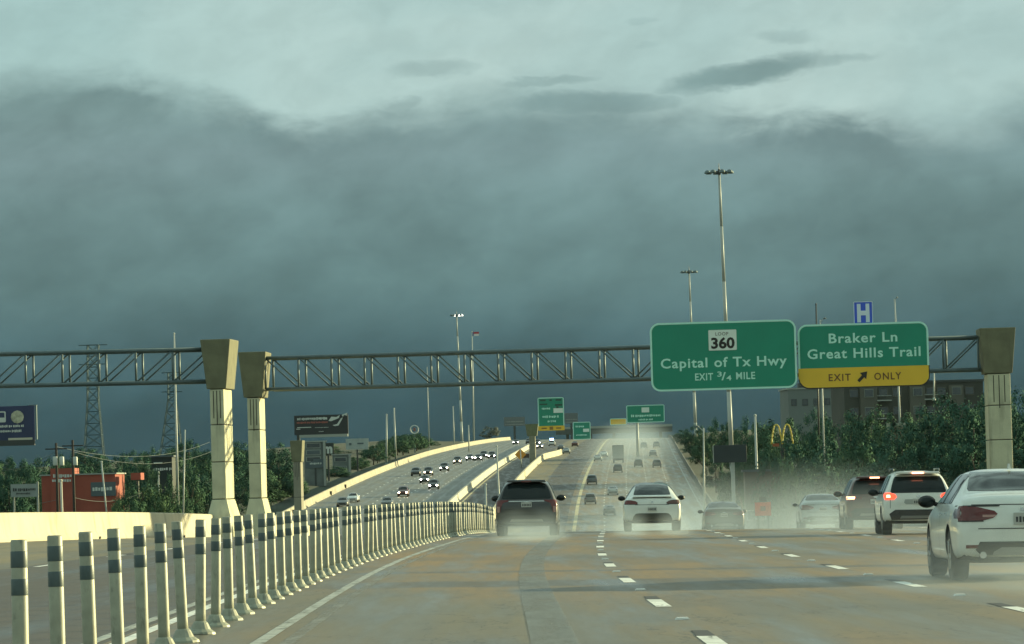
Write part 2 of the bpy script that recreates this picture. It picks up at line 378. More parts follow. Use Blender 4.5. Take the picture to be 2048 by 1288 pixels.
# ---------------------------------------------------------------- ground
ys = [-120, -60, 0] + list(range(20, 600, 20)) + list(range(600, 1700, 50)) + [1800, 2000, 2300, 2700, 3200, 4000, 5200]
gx = sorted(set([-2500, -1800, -1200, -800, -550, -400, -300, -220, -160, -120, -95, -80, -70] + list(range(-66, 44, 4)) + [46, 52, 60, 75, 95, 120, 160, 220, 300, 400, 550, 800, 1200, 1800, 2500]))
m_grass = mat('ground_grass', (.013, .028, .014), .95, var=.5, vscale=.05, bump=.4, bscale=1.5)
b = MB(); b.strip([[Vector((o + XP(y), y, terr(o + XP(y), y))) for o in gx] for y in ys])
tag(b.build('ground', m_grass, smooth=True), kind='structure')
# ---------------------------------------------------------------- roads
Ys = list(range(-30, 420, 6)) + list(range(420, 1800, 15))
def road(name, oL, oR, m, dz=0.0, y0=-30, y1=1800, n=8):
    b = MB(); rows = []
    for y in Ys:
        if y < y0 or y > y1: continue
        l = oL(y) if callable(oL) else oL; r = oR(y) if callable(oR) else oR
        rows.append([rd(l + (r - l) * i / n, y, dz) for i in range(n + 1)])
    b.strip(rows); ob_ = b.build(name, m, smooth=True, fix=False); offs = [v.x - XP(v.y) for v in b.v]
    at_ = ob_.data.attributes.new('off', 'FLOAT', 'POINT'); at_.data.foreach_set('value', offs)
    return tag(ob_, kind='structure')
road('main_road', -0.75, 20.6, m_road, n=12)
road('express_lane_road', -6.4, -0.75, m_asph, n=4)
road('road_shoulder', lambda y: oleft(y) - .3, -6.4, m_shoul)
road('ramp_road', -19.0, lambda y: oleft(y) - .3, m_asph, y0=172)
road('oncoming_road', -41.5, -19.0, m_onc, n=10)
# markings: long painted lines lie 4 mm above the surface
def line(name, o, w, m, y0, y1, dz=.004, wig=0.0):
    b = MB(); rows = []; y = y0
    while y <= y1:
        c = o + wig * math.sin(y * .21) + wig * .5 * math.sin(y * .53)
        rows.append([rd(c - w / 2, y, dz), rd(c + w / 2, y, dz)]); y += 3 if y < 200 else 12
    b.strip(rows); return tag(b.build(name, m), kind='structure')
m_ghost = mat('ground_off_line', (.205, .215, .195), .40, var=.12, vscale=1.2)
m_worn = mat('worn_white_paint', (.36, .37, .33), .5, var=.4, vscale=3)
m_vworn = mat('very_worn_paint', (.27, .27, .24), .5, var=.35, vscale=4)
line('edge_line', .62, .12, m_worn, 10, 460)
line('edge_line', .88, .12, m_vworn, 10, 300)
line('edge_line', -0.62, .13, m_paintw, 10, 400)
line('edge_line', -0.88, .12, m_worn, 10, 400)
m_ghost2 = mat('ground_off_edge', (.185, .19, .168), .5, var=.4, vscale=2)
worn(m_ghost, .25, .75, 1.6, .75, .3); worn(m_vworn, .30, .70, 3.0, .75, .2); worn(m_worn, .30, .55, 4.0, 1.0, .45); worn(m_paintw, .30, .44, 7.0)
line('old_line_patch', 3.16, .40, m_ghost, 10, 300)

line('edge_line', .4, .5, m_painty, 480, 1560)
line('edge_line', 18.9, .2, m_worn, 60, 1500)
line('edge_line', -17.9, .3, m_painty, 470, 1500)
def dashes(o, y0, y1, L=3.05, gap=9.15, w=.17, tint=True):
    y = y0
    b = MB(); k = MB()
    while y < y1:
        rows = [[rd(o - w / 2, y + L * i / 3, .004), rd(o + w / 2, y + L * i / 3, .004)] for i in range(4)]
        b.strip(rows)
        if y < 200: k.strip([[rd(o - w / 2 + (.02 if i else 0), y + L + .05 + i * .7, .004), rd(o + w / 2, y + L + .05 + i * .7, .004)] for i in range(3)])
        y += L + gap
    tag(b.build('lane_dash_line', m_paintw), kind='structure')
    if k.v: tag(k.build('lane_contrast_line', m_paintd), kind='structure')
dashes(4.47, 33.4, 400); dashes(7.95, 40.6, 400); dashes(11.45, 36.8, 400); dashes(14.9, 39, 300)
dashes(-6.1, 30, 420, w=.14)
for o in (-24.5, -28.2, -31.9, -35.6): dashes(o, 480, 1400, w=.22)
for o in (4.4, 8.0, 11.6, 15.2): dashes(o, 480, 1400, w=.2)
# ---------------------------------------------------------------- concrete barriers
def barrier(name, of, y0, y1, H, m, label, wb=.3, wt=.11, step=6, top=None):
    b = MB(); rows = []; n = max(2, int((y1 - y0) / step))
    for i in range(n + 1):
        y = y0 + (y1 - y0) * i / n; o = of(y) if callable(of) else of
        rows.append([rd(o + x, y, z) for x, z in ((-wb, -.3), (-wb, .08), (-wb * .62, .28), (-wt, H - .03), (-wt + .03, H), (wt - .03, H), (wt, H - .03), (wb * .62, .28), (wb, .08), (wb, -.3))])
    k = len(rows[0]); b.strip(rows); b.f += [tuple(range(k)), tuple(range(len(b.v) - k, len(b.v)))[::-1]]; b.m += [0, 0]
    root = b.build(name, m, smooth=False); tag(root, label, 'barrier')
    return root
mw = barrier('median_barrier', lambda y: oleft(y), 40, 173, .93, m_wall, 'sunlit yellowish concrete median barrier left of the delineator posts', .32, .12)
for y in (61, 78, 96, 112, 128, 146, 160):
    o = oleft(y); scup = MB(); scup.box(rd(o + .318, y, .05), (.02, .5, .08)); scup.build('drain_slot', m_groove, mw)
barrier('median_barrier', lambda y: -19.0, 230, 1180, 1.05, m_wallw, 'pale concrete barrier between oncoming lanes and ramp, climbing the hill', .45, .2, 12)
barrier('median_barrier', lambda y: -11.3 + 2.8 * smooth(960, 1030, y), 190, 1035, 1.25, m_wall, 'cream concrete wall curving up the hill beside the ramp', .38, .2, 12)
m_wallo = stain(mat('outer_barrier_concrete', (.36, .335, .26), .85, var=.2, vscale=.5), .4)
ob = barrier('outer_barrier', lambda y: -41.6 + 8 * smooth(1000, 1420, y), 230, 1430, 1.1, m_wallo, 'tan concrete edge barrier along the outer side of the oncoming lanes', .4, .16, 12)
for y in (622, 705, 742): jn = MB(); jn.box(rd(-41.25, y, .4), (.4, .35, .7)); jn.build('joint_cover', m_groove, ob)
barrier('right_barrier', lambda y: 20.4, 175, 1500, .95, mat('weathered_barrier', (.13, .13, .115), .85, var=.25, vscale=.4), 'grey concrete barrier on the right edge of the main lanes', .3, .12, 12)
# ---------------------------------------------------------------- delineator posts
def make_post():
    root = empty('delineator_post', (0, 0, 0))
    b = MB(); b.lathe((0, 0, 0), [(.052, .06), (.05, .2), (.05, 1.07), (.046, 1.08)], 20); b.build('tube', m_white, root, smooth=False)
    for z in (.915, .752):
        k = MB(); k.lathe((0, 0, 0), [(.0512, z), (.0522, z + .003), (.0522, z + .094), (.0512, z + .097)], 20); k.build('reflective_band', m_band, root, smooth=True)
    q = MB(); q.lathe((0, 0, 0), [(.15, 0), (.145, .02), (.10, .05), (.07, .11), (.052, .125)], 16); q.build('base', m_white, root, smooth=False)
    for o in root.children:
        if o.name.startswith('tube'): o.data.polygons.foreach_set('use_smooth', [len(p.vertices) == 4 for p in o.data.polygons])
    return root
post0 = make_post()
ordn = ['leftmost white delineator post with two dark bands, cut by the photo edge', 'second white delineator post from the left end of the row', 'third white delineator post from the left end of the row', 'fourth white delineator post from the left end of the row', 'fifth white delineator post from the left end of the row', 'sixth white delineator post from the left end of the row', 'seventh white delineator post from the left end of the row', 'eighth white delineator post from the left, base just inside the frame', 'ninth white delineator post from the left end of the row', 'tenth white delineator post from the left end of the row']
for i in range(71):
    Y = 24.3 + 2.09 * i
    p = post0 if i == 0 else copy_tree(post0)
    p.location = rd(-.05, Y); p.scale = (.95, .95, .975)
    p.rotation_euler = (R(random.uniform(-2.2, 2.2)), R(random.gauss(-.1, .85)), random.uniform(0, 6))
    tag(p, ordn[i] if i < len(ordn) else 'slim white delineator post in the dense far stretch of the row', 'delineator', 'white delineator posts along the lane edge')
# raised reflective buttons on the lane lines
m_stud = mat('reflective_stud', (.92, .92, .88), .25)
st0 = MB(); st0.prism([(-.055, 0), (-.04, .018), (.04, .018), (.055, 0)], -.05, .05)
st0 = st0.build('road_stud', m_stud); nst = 0
for o in (4.47, 7.95, 11.45):
    for k in range(9):
        Y = {4.47: 41.1, 7.95: 48.3, 11.45: 44.5}[o] + 12.2 * k
        s = st0 if nst == 0 else st0.copy()
        if nst: C.objects.link(s)
        nst += 1; s.location = rd(o, Y, .002); s.scale = (1.3, 1.3, 1.2)
        side = {4.47: 'dashed line right of our lane', 7.95: 'dashed line beside the white sedan', 11.45: 'dashed line by the far right lane'}[o]
        tag(s, ('small white raised reflector nearest the camera on the ' if k == 0 else 'small white raised reflector further up the ') + side, 'reflector', 'raised reflectors on the ' + side)
# ---------------------------------------------------------------- gantry columns
def zat(px, py, Y): return at(px, py, Y).z
def column(parent, base, yaw, w, dep, zj, zcap0, zcap1, capw0, capw1, capdep, flare, m=None):
    """stacked concrete blocks with shadow joints, a flared foot and a tapered cap; local to parent"""
    Rz = Matrix.Rotation(yaw, 4, 'Z')
    def put(o): o.matrix_local = Matrix.Translation(base) @ Rz; return o
    shaft = MB()
    shaft.box((0, 0, (zj[0] + zcap0) / 2), (w - .06, dep - .06, zcap0 - zj[0]))
    core = put(shaft.build('column_core', m_groove, parent))
    blk = MB()
    for a, bb in zip(zj, zj[1:] + [zcap0]): blk.box((0, 0, (a + bb) / 2), (w, dep, bb - a - .03))
    s = put(blk.build('column_shaft', m or m_conc, parent, bevel=.035))
    gr = MB()
    for k in (-1, 0, 1): gr.box((k * w * .24, -dep / 2 - .002, zcap0 - .62 - (.12 if k == 0 else 0)), (.035, .012, 1.1 + (.25 if k == 0 else 0)))
    g_ = gr.build('column_groove', m_groove, s)
    cp = MB(); h = zcap1 - zcap0
    vs = []
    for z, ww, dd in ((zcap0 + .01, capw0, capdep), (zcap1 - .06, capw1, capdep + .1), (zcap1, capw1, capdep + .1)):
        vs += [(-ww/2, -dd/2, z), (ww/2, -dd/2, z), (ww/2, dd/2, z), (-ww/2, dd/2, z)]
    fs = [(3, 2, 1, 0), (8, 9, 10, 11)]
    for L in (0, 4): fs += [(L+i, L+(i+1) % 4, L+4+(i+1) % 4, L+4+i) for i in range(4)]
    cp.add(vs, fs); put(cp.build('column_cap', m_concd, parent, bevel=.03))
    if flare:
        z0, z1, fw, fd = flare
        f = MB(); vs = []
        for z, ww, dd in ((z0, fw, fd), (z0 + (z1 - z0) * .35, fw, fd), (z1, w + .04, dep + .04)):
            vs += [(-ww/2, -dd/2, z), (ww/2, -dd/2, z), (ww/2, dd/2, z), (-ww/2, dd/2, z)]
        fs = [(3, 2, 1, 0), (8, 9, 10, 11)]
        for L in (0, 4): fs += [(L+i, L+(i+1) % 4, L+4+(i+1) % 4, L+4+i) for i in range(4)]
        f.add(vs, fs); put(f.build('column_foot', m or m_conc, parent, bevel=.03))
def truss(parent, A, B, h, dep, pan, half, r=.075):
    """box truss between two top-chord end points; half: fraction of the span where the diagonals turn"""
    b = MB(); ch = MB(); n = max(3, round((B - A).length / pan)); dn = Vector((0, 0, -h))
    side = (B - A).cross(Vector((0, 0, 1))).normalized() * dep / 2
    for sg in (1, -1):
        ch.tube(A + side * sg, B + side * sg, r, n=8); ch.tube(A + side * sg + dn, B + side * sg + dn, r, n=8)
        for i in range(n + 1):
            p = A.lerp(B, i / n) + side * sg
            b.tube(p, p + dn, r * .62, n=6)
            if i < n:
                q = A.lerp(B, (i + 1) / n) + side * sg
                if (i + .5) / n < half: b.tube(p, q + dn, r * .5, n=6)
                else: b.tube(p + dn, q, r * .5, n=6)
    for i in range(n + 1):
        p = A.lerp(B, i / n); b.tube(p + side, p - side, r * .45, n=6); b.tube(p + side + dn, p - side + dn, r * .45, n=6)
        if i < n:
            q = A.lerp(B, (i + 1) / n); b.tube(p + side, q - side, r * .4, n=6)
    ch.build('truss_chord', m_steel, parent, smooth=True); b.build('truss_web', m_steel, parent, smooth=True)
# left gantry over the oncoming side
def to_local(root, *pts): return [p - root.location for p in pts]
Y1 = 170.0; c = at(447, 1000, Y1); gz = rd(c.x - XP(Y1), Y1).z
g1 = empty('sign_gantry', (c.x, Y1, gz), 0, 'left truss gantry on a tan tapered column, reaching out of frame', 'gantry')
L = lambda y, x=447, Y=Y1, z0=gz: zat(x, y, Y) - z0
column(g1, (0, 0, 0), R(-5), .56, 2.2, [L(998), L(924), L(850)], L(779), L(680), .78, 1.2, 2.3, (-.3, L(998) - .02, 1.2, 3.0))
A = at(-160, 712, Y1 + 1.5); Bp = at(425, 699, Y1); hh = (at(200, 704, Y1) - at(200, 768, Y1)).z
a_, b_ = to_local(g1, A, Bp); truss(g1, a_, b_, hh, 1.35, 1.48, 0.0)
# main gantry with the two exit signs
Y2 = 178.0; c2 = at(517, 1000, Y2 + 2); gz2 = rd(c2.x - XP(Y2), Y2).z
g2 = empty('sign_gantry', (c2.x, Y2 + 2, gz2), 0, 'long truss gantry between two tan columns carrying the green exit signs', 'gantry')
L2 = lambda y: zat(517, y, Y2 + 2) - gz2
column(g2, (0, 0, 0), R(-2.8), .52, 2.2, [L2(996), L2(927), L2(860)], L2(796), L2(705), .8, 1.17, 2.3, (-.3, L2(996) - .02, 1.1, 2.8))
Y3 = 174.0; c3 = at(1997, 850, Y3); gz3 = rd(c3.x - XP(Y3), Y3).z
L3 = lambda y: zat(1997, y, Y3) - gz2
column(g2, (c3.x - c2.x, Y3 - Y2 - 2, 0), R(-2.5), .93, 2.0, [gz3 - gz2 - .3, L3(955), L3(880), L3(811)], L3(748), L3(657), 1.12, 1.47, 2.1, None)
A = at(538, 717, Y2 + 1.8); Bp = at(1958, 675, Y3); hh = (at(900, 705, Y2) - at(900, 768, Y2)).z
a_, b_ = to_local(g2, A, Bp); truss(g2, a_, b_, hh, 1.35, 1.42, 0.52)
# ---------------------------------------------------------------- lettering
_dg = None
def glyphs(body, bold=.0, space=1.0):
    cu = bpy.data.curves.new('t', 'FONT'); cu.body = body; cu.size = 1; cu.offset = bold; cu.space_character = space; cu.extrude = .01; cu.resolution_u = 3
    o = bpy.data.objects.new('t', cu); C.objects.link(o); bpy.context.view_layer.update()
    me = bpy.data.meshes.new_from_object(o.evaluated_get(bpy.context.evaluated_depsgraph_get()))
    vs = [v.co.copy() for v in me.vertices]; fs = [tuple(p.vertices) for p in me.polygons]
    bpy.data.objects.remove(o); bpy.data.curves.remove(cu); bpy.data.meshes.remove(me)
    return vs, fs
CAP = max(v.y for v in glyphs('H')[0])
def text(b, body, cx, cz, width, cap, y, mi=0, bold=.02, space=1.12, shear=0.0):
    vs, fs = glyphs(body, bold, space)
    x0 = min(v.x for v in vs); x1 = max(v.x for v in vs); sx = width / (x1 - x0); sz = cap / CAP
    b.add([Vector((cx - width / 2 + (v.x - x0) * sx + shear * v.y * sz, y - (v.z + .01) * .3, cz - cap / 2 + v.y * sz)) for v in vs], fs, mi)
def rr(w, h, r, n=6, cx=0, cz=0):
    pts = []
    for sx_, sz_, a0 in ((1, 1, 0), (-1, 1, 90), (-1, -1, 180), (1, -1, 270)):
        for i in range(n + 1):
            t = R(a0 + 90 * i / n); pts.append((cx + sx_ * (w/2 - r) + r * math.cos(t), cz + sz_ * (h/2 - r) + r * math.sin(t)))
    return pts
def ring(b, outer, inner, y0, y1, mi=0):
    n = len(outer); vs = [(x, y0, z) for x, z in outer] + [(x, y0, z) for x, z in inner] + [(x, y1, z) for x, z in outer] + [(x, y1, z) for x, z in inner]
    fs = []
    for i in range(n):
        j = (i + 1) % n
        fs += [(i, j, n+j, n+i), (2*n+i, 3*n+i, 3*n+j, 2*n+j), (i, 2*n+i, 2*n+j, j), (n+i, n+j, 3*n+j, 3*n+i)]
    b.add(vs, fs, mi)
m_green = mat('sign_green', (.012, .24, .155), .45, var=.06, vscale=.8, spec=.4)
m_signw = mat('sign_white', (.46, .80, .69), .45, spec=.4)
m_shield = mat('shield_white', (.66, .76, .70), .45)
m_yel = mat('sign_yellow', (.72, .46, .03), .45, var=.05, vscale=.8)
m_sblack = mat('sign_black', (.015, .014, .012), .5)
m_blue = mat('sign_blue', (.035, .10, .62), .45)
m_alu = mat('sign_back', (.30, .32, .31), .5, .4)
YS = 173.0
def sign(px, py, w, h, Y, label, name='exit_sign', yaw=-2.4):
    p = at(px, py, Y); s = ppm(Y)
    return empty(name, p, R(yaw), label, 'road sign'), s
s1, s = sign(1447, 711, 292, 136, YS, 'large green exit sign reading Capital of Tx Hwy with the 360 shield')
W, H = 292 / s, 137 / s
def panel(root, W, H, r, m, y0=0.0, y1=.07, name='panel', bd=.075, inset=.0, mb=None):
    b = MB(); b.prism(rr(W, H, r), y0, y1); b.build(name, m, root)
    if bd:
        b = MB(); ring(b, rr(W - 2*inset, H - 2*inset, r - inset), rr(W - 2*inset - 2*bd, H - 2*inset - 2*bd, max(.02, r - inset - bd)), y0 - .012, y0 - .001); b.build('border', mb or m_signw, root)
panel(s1, W, H, .38, m_green)
b = MB(); text(b, 'Capital of Tx Hwy', 0, -13 / s, 252 / s, 18.5 / s, -.006); text(b, 'EXIT', -40 / s, -41.5 / s, 36 / s, 13.5 / s, -.006); text(b, '3', -9 / s, -37 / s, 9 / s, 9.5 / s, -.006); text(b, '/', -1 / s, -41.5 / s, 9 / s, 15 / s, -.006); text(b, '4', 9.5 / s, -45 / s, 10 / s, 9.5 / s, -.006); text(b, 'MILE', 43 / s, -41.5 / s, 38 / s, 13.5 / s, -.006)
b.build('lettering', m_signw, s1)
b = MB(); b.prism(rr(56 / s, 41 / s, .04, cx=-1 / s, cz=31 / s), -.02, -.002); sh = b.build('route_shield', m_shield, s1)
b = MB(); text(b, '360', -.5 / s, 25 / s, 47 / s, 20 / s, -.024, bold=.035, space=1.0); b.build('shield_number', m_sblack, sh)
b = MB(); text(b, 'LOOP', -2 / s, 43.5 / s, 26 / s, 6.5 / s, -.024, bold=.01); b.build('shield_word', mat('shield_grey', (.16, .17, .15), .5), sh)
br = MB()
for x in (-2.3, -.8, .8, 2.3): br.box((x, .45, 0), (.1, .74, H * .9))
br.build('bracket', m_steel, s1)
s2, s = sign(1727, 710, 260, 127, YS, 'green exit sign reading Braker Ln Great Hills Trail with yellow EXIT ONLY strip')
W2, H2 = 261 / s, 128 / s; hy = 40 / s
b = MB(); b.prism(rr(W2, H2, .38), 0, .07); b.build('panel', m_green, s2)
b = MB(); o_ = rr(W2, H2, .38); i_ = rr(W2 - .15, H2 - .15, .305); ring(b, o_, i_, -.012, -.001); b.build('border', m_signw, s2)
b = MB(); text(b, 'Braker Ln', 0, 35 / s, 137 / s, 18.5 / s, -.006); text(b, 'Great Hills Trail', 1 / s, 4.5 / s, 226 / s, 18.5 / s, -.006); b.build('lettering', m_signw, s2)
pts = [q for q in rr(W2 + .02, H2 + .04, .40) if q[1] < -H2/2 + hy - .02]
poly = sorted([q for q in pts if q[0] > 0], key=lambda q: -q[1]) + sorted([q for q in pts if q[0] <= 0], key=lambda q: q[1])
poly = [(-W2/2 - .01, -H2/2 + hy), (W2/2 + .01, -H2/2 + hy)] + poly
b = MB(); b.prism(poly, -.035, -.016); ye = b.build('exit_only_panel', m_yel, s2)
b = MB()
text(b, 'EXIT', -49 / s, -43.5 / s, 44 / s, 13.5 / s, -.039, bold=.015, space=1.2); text(b, 'ONLY', 47 / s, -43.5 / s, 54 / s, 13.5 / s, -.039, bold=.015, space=1.2); b.build('panel_lettering', mat('sign_brown', (.13, .055, .012), .5), ye)
b = MB(); k = 11 / s; ar = [(-1, -.62), (-.62, -1), (.28, -.1), (.62, -.46), (.85, .95), (-.5, .72), (-.12, .3)]
b.prism([(x * k - 3 / s, z * k - 43.5 / s) for x, z in ar], -.045, -.036); b.build('panel_arrow', m_sblack, ye)
# black outline of the lower strip
b = MB(); inn = [(x * .985, z if z > -H2/2 + .2 else z + .045) for x, z in poly]
b.strip([[(poly[i][0], -.0375, poly[i][1]), (inn[i][0], -.0375, inn[i][1])] for i in range(1, len(poly))]); b.build('panel_edge', m_sblack, ye)
br = MB()
for x in (-2.0, -.6, .6, 2.0): br.box((x, .45, 0), (.1, .74, H2 * .9))
br.build('bracket', m_steel, s2)
s3, s = sign(1726.5, 626, 38, 42, YS + .2, 'small blue hospital sign with white H above the Braker Ln sign', 'hospital_sign')
b = MB(); b.prism(rr(38 / s, 46 / s, .03), 0, .04); b.build('panel', m_blue, s3)
b = MB(); ring(b, rr(38 / s, 46 / s, .03), rr(35.5 / s, 43.5 / s, .02), -.012, -.001)
text(b, 'H', 0, 0, 25 / s, 32 / s, -.006, bold=.055); b.build('lettering', mat('hospital_white', (.62, .72, .82), .45), s3)
b = MB(); b.box((-.2, .08, -.6), (.05, .05, 1.0)); b.box((.2, .08, -.6), (.05, .05, 1.0)); b.build('bracket', m_steel, s3)
# ---------------------------------------------------------------- far gantry pieces and far signs
def far_sign(px0, py0, px1, py1, Y, label, name='exit_sign', m=m_green, lines=(), yellow=0, shield=None, post=None, dark=None):
    p = at((px0 + px1) / 2, (py0 + py1) / 2, Y); s = ppm(Y); W = (px1 - px0) / s; H = (py1 - py0) / s
    root = empty(name, p, R(-2), label, 'road sign')
    b = MB(); b.prism(rr(W, H, .3), 0, .15); b.build('panel', m, root)
    b = MB(); ring(b, rr(W, H, .3), rr(W - .36, H - .36, .15), -.05, -.002)
    for (t, cx, cy, w, h) in lines: text(b, t, cx * W, cy * H, w * W, h * H, -.03, bold=.03)
    b.build('lettering', m_signw, root)
    if shield:
        b = MB(); b.box((shield[0] * W, -.06, shield[1] * H), (shield[2] * W, .06, shield[3] * H)); b.build('route_shield', m_shield, root)
    if yellow:
        b = MB(); b.box((0, -.05, -H / 2 + yellow * H / 2), (W * 1.01, .12, yellow * H)); b.build('exit_only_panel', m_yel, root)
        b = MB(); b.box((0, -.12, -H / 2 + yellow * H / 2), (W * .14, .02, yellow * H * .7)); b.box((-.28 * W, -.12, -H / 2 + yellow * H / 2), (W * .2, .02, yellow * H * .3)); b.box((.28 * W, -.12, -H / 2 + yellow * H / 2), (W * .2, .02, yellow * H * .3)); b.build('panel_marks', mat('sign_marks', (.25, .14, .02), .5), root)
    if dark:
        b = MB()
        for (cx, cy, w, h) in dark: b.box((cx * W, -.06, cy * H), (w * W, .04, h * H))
        b.build('dark_marks', mat('dark_green', (.01, .06, .04), .5), root)
    if post:
        q = at(post[0], post[1], Y); z = terr(q.x, Y)
        b = MB(); b.tube((q.x - p.x, .4, q.z - p.z + .5), (q.x - p.x, .4, min(z, rd(q.x - XP(Y), Y).z) - p.z - .2), .32, .38, 10)
        b.build('post', m_pole, root, smooth=True)
    return root
far_sign(1076, 795, 1128, 861, 925, 'tall distant green sign with white text and yellow bottom strip', yellow=.14, shield=(.28, .1, .36, .14), dark=[(-.3, .42, .22, .05), (.0, .42, .1, .05), (.3, .42, .22, .05), (-.28, .3, .3, .04), (.3, .27, .28, .05), (.25, .2, .1, .05)])
far_sign(1253, 810, 1329, 845, 985, 'wide distant green sign on a single post over the main lanes', shield=(0, .22, .2, .28), post=(1274, 845))
far_sign(1146, 844, 1181, 879, 1180, 'small square green sign, hazy, beyond the tall distant sign', shield=(.25, .02, .34, .18))
far_sign(1220, 837, 1253, 850, 1260, 'flat yellow strip sign left of the wide distant sign', m=m_yel)
def scribble(root, rows, m, y=-.04):
    """unreadable far-off lines of text, drawn as short strokes of uneven height"""
    b = MB(); rn = random.Random(len(rows) * 7 + 3)
    for (x0, x1, z, h) in rows:
        x = x0
        while x < x1:
            w_ = rn.uniform(.35, .75) * h; b.box((x + w_ / 2, y, z + rn.uniform(-.06, .06) * h), (w_ * .8, .03, h * rn.uniform(.6, 1.0)))
            x += w_ + (h * .35 if rn.random() < .15 else h * .06)
    return b.build('lettering', m, root)
for o in list(C.objects):
    if o.name.startswith('exit_sign') and o.get('label', '').startswith('tall'): scribble(o, [(-1.9, 1.6, -.6, .55), (-.8, .9, -1.6, .45), (-2.0, -.3, 1.2, .45)], m_signw, -.1)
    if o.get('label', '').startswith('wide distant'): scribble(o, [(-3.4, 3.3, -.45, .6), (-1.7, 1.7, -1.35, .42)], m_signw, -.1)
    if o.get('label', '').startswith('small square'): scribble(o, [(-1.7, .3, 1.2, .5), (-1.6, 1.4, -1.2, .5)], m_signw, -.1)
def lone_column(px, pytop, pycap, pybot, wcap, wsh, Y, label):
    p = at(px, pybot, Y); s = ppm(Y); z0 = min(p.z, terr(p.x, Y)) - .2
    root = empty('gantry_column', (p.x, Y, z0), R(-4), label, 'column')
    zt, zc = zat(px, pytop, Y) - z0, zat(px, pycap, Y) - z0
    column(root, (0, 0, 0), 0, wsh / s, 1.6, [0, zc * .4, zc * .7], zc, zt, wcap / s * .75, wcap / s, 1.7, None, mat('far_concrete', (.24, .23, .18), .85, var=.1, vscale=1))
lone_column(598, 881, 924, 1008, 25, 15, 335, 'distant grey gantry column with tapered cap, below the dark billboard')
lone_column(1066, 848, 872, 930, 26, 12, 930, 'far grey column with tapered cap beside the tall distant sign')
# diamond warning sign and bare posts on the ramp wall
def diamond():
    o, Y = -11.0, 880; p = at(1041, 909, Y)
    root = empty('warning_sign', p, 0, 'orange diamond warning sign on a thin post at the ramp wall', 'road sign')
    b = MB(); k = 11.5 / ppm(Y); b.prism([(0, -k), (k, 0), (0, k), (-k, 0)], 0, .05); b.build('panel', mat('sign_orange', (.62, .27, .03), .5), root)
    b = MB(); b.box((1.15, .5, -.3), (1.3, .05, .9)); b.build('side_panel', mat('warning_side', (.05, .035, .03), .5), root)
    q = rd(p.x - XP(Y), Y); b = MB(); b.tube((0, .1, 1.0), (0.1, .1, q.z - p.z), .16, .16, 8); b.build('post', m_pole, root, smooth=True)
diamond()
# ---------------------------------------------------------------- poles and masts
def bare_pole(top, bot, Y, rt, rb, label, name='light_pole', cat='pole', m=None, arm=0.0, down=True, side=False):
    if side: Y = push(bot[0], Y, 47)
    t = at(*top, Y); q = at(*bot, Y)
    if down:
        z = min(terr(q.x, Y), rd(q.x - XP(Y), Y).z + 3) - .3
        if q.z > z: q = t + (q - t) * ((t.z - z) / (t.z - q.z))
    root = empty(name, q, 0, label, cat)
    d = t - q; b = MB(); b.tube((0, 0, 0), d, rb, rt, 10); b.lathe((0, 0, -.1), [(rb * 1.8, 0), (rb * 1.8, .25), (rb * 1.1, .5)], 10)
    b.build('shaft', m or m_pole, root, smooth=True)
    if arm:
        a = MB(); a.tube(d - Vector((0, 0, .4)), d + Vector((arm, 0, .25)), rt * .8, rt * .5, 6); a.build('arm', m or m_pole, root)
        a = MB(); a.ell(d + Vector((arm * 1.15, 0, .2)), (abs(arm) * .4, .25, .12), 8, 5); a.build('lamp_head', m_steel, root)
    else:
        a = MB(); a.ell(d + Vector((0, 0, .05)), (rt * 1.25, rt * 1.25, rt * 1.4), 10, 6); a.build('cap', m or m_pole, root, smooth=True)
    return root, d
m_lamp = mat('lamp_glow', (.9, .9, .85), .4, emit=(1, .95, .85), es=2.5)
def mast(top, bot, Y, rt, rb, hw, label, lit=0):
    t = at(*top, Y); q = at(*bot, Y); z = terr(q.x, Y) - .3
    q = t + (q - t) * ((t.z - z) / (t.z - q.z)); root = empty('high_mast_light', q, 0, label, 'light mast'); d = t - q
    b = MB(); n = 6
    for i in range(n):
        f0, f1 = i / n, (i + 1) / n; r0 = rb + (rt - rb) * f0; b.tube(d * f0, d * f1, r0, rb + (rt - rb) * f1 + .02, 12)
    b.lathe((0, 0, -.1), [(rb * 1.7, 0), (rb * 1.7, .4), (rb * 1.1, .7)], 12)
    b.build('shaft', m_pole, root, smooth=True)
    rg = MB(); r = hw * .62; k = 12
    for i in range(k):
        a0, a1 = 2*math.pi*i/k, 2*math.pi*(i+1)/k
        rg.tube(d + Vector((r*math.cos(a0), r*math.sin(a0), -.1)), d + Vector((r*math.cos(a1), r*math.sin(a1), -.1)), .09, n=5)
        if i % 3 == 0: rg.tube(d + Vector((0, 0, .05)), d + Vector((r*math.cos(a0), r*math.sin(a0), -.1)), .07, n=5)
    rg.tube(d, d + Vector((0, 0, 1.3)), .08, .03, 6); rg.lathe(d + Vector((0, 0, -.5)), [(rt * 1.5, 0), (rt * 1.7, .5), (rt * .8, .9)], 10)
    rg.build('head_ring', m_steeld, root)
    for i in range(8):
        a0 = 2*math.pi*i/8 + .2; c_ = d + Vector((hw*.8*math.cos(a0), hw*.8*math.sin(a0), -.12))
        lu = MB(); lu.lathe(c_, [(.42, -.22), (.5, -.1), (.36, .18), (.12, .34)], 8); lu.build('luminaire', m_lamp if i < lit else m_steel, root)
    return root
mast((1438, 343), (1463, 905), 660, .17, .40, 2.35, 'tallest high mast light with a ring head, above the 360 sign')
mast((1378, 543), (1393, 905), 1045, .17, .40, 2.2, 'shorter high mast light left of the tallest mast, above the 360 sign')
mast((913, 630), (925, 905), 1370, .18, .40, 2.1, 'distant high mast with glowing lamps, seen through the truss', lit=3)
fp, d = bare_pole((944, 664), (948, 905), 1330, .16, .30, 'tall distant flagpole with a small red and white flag', 'flagpole', 'flagpole')
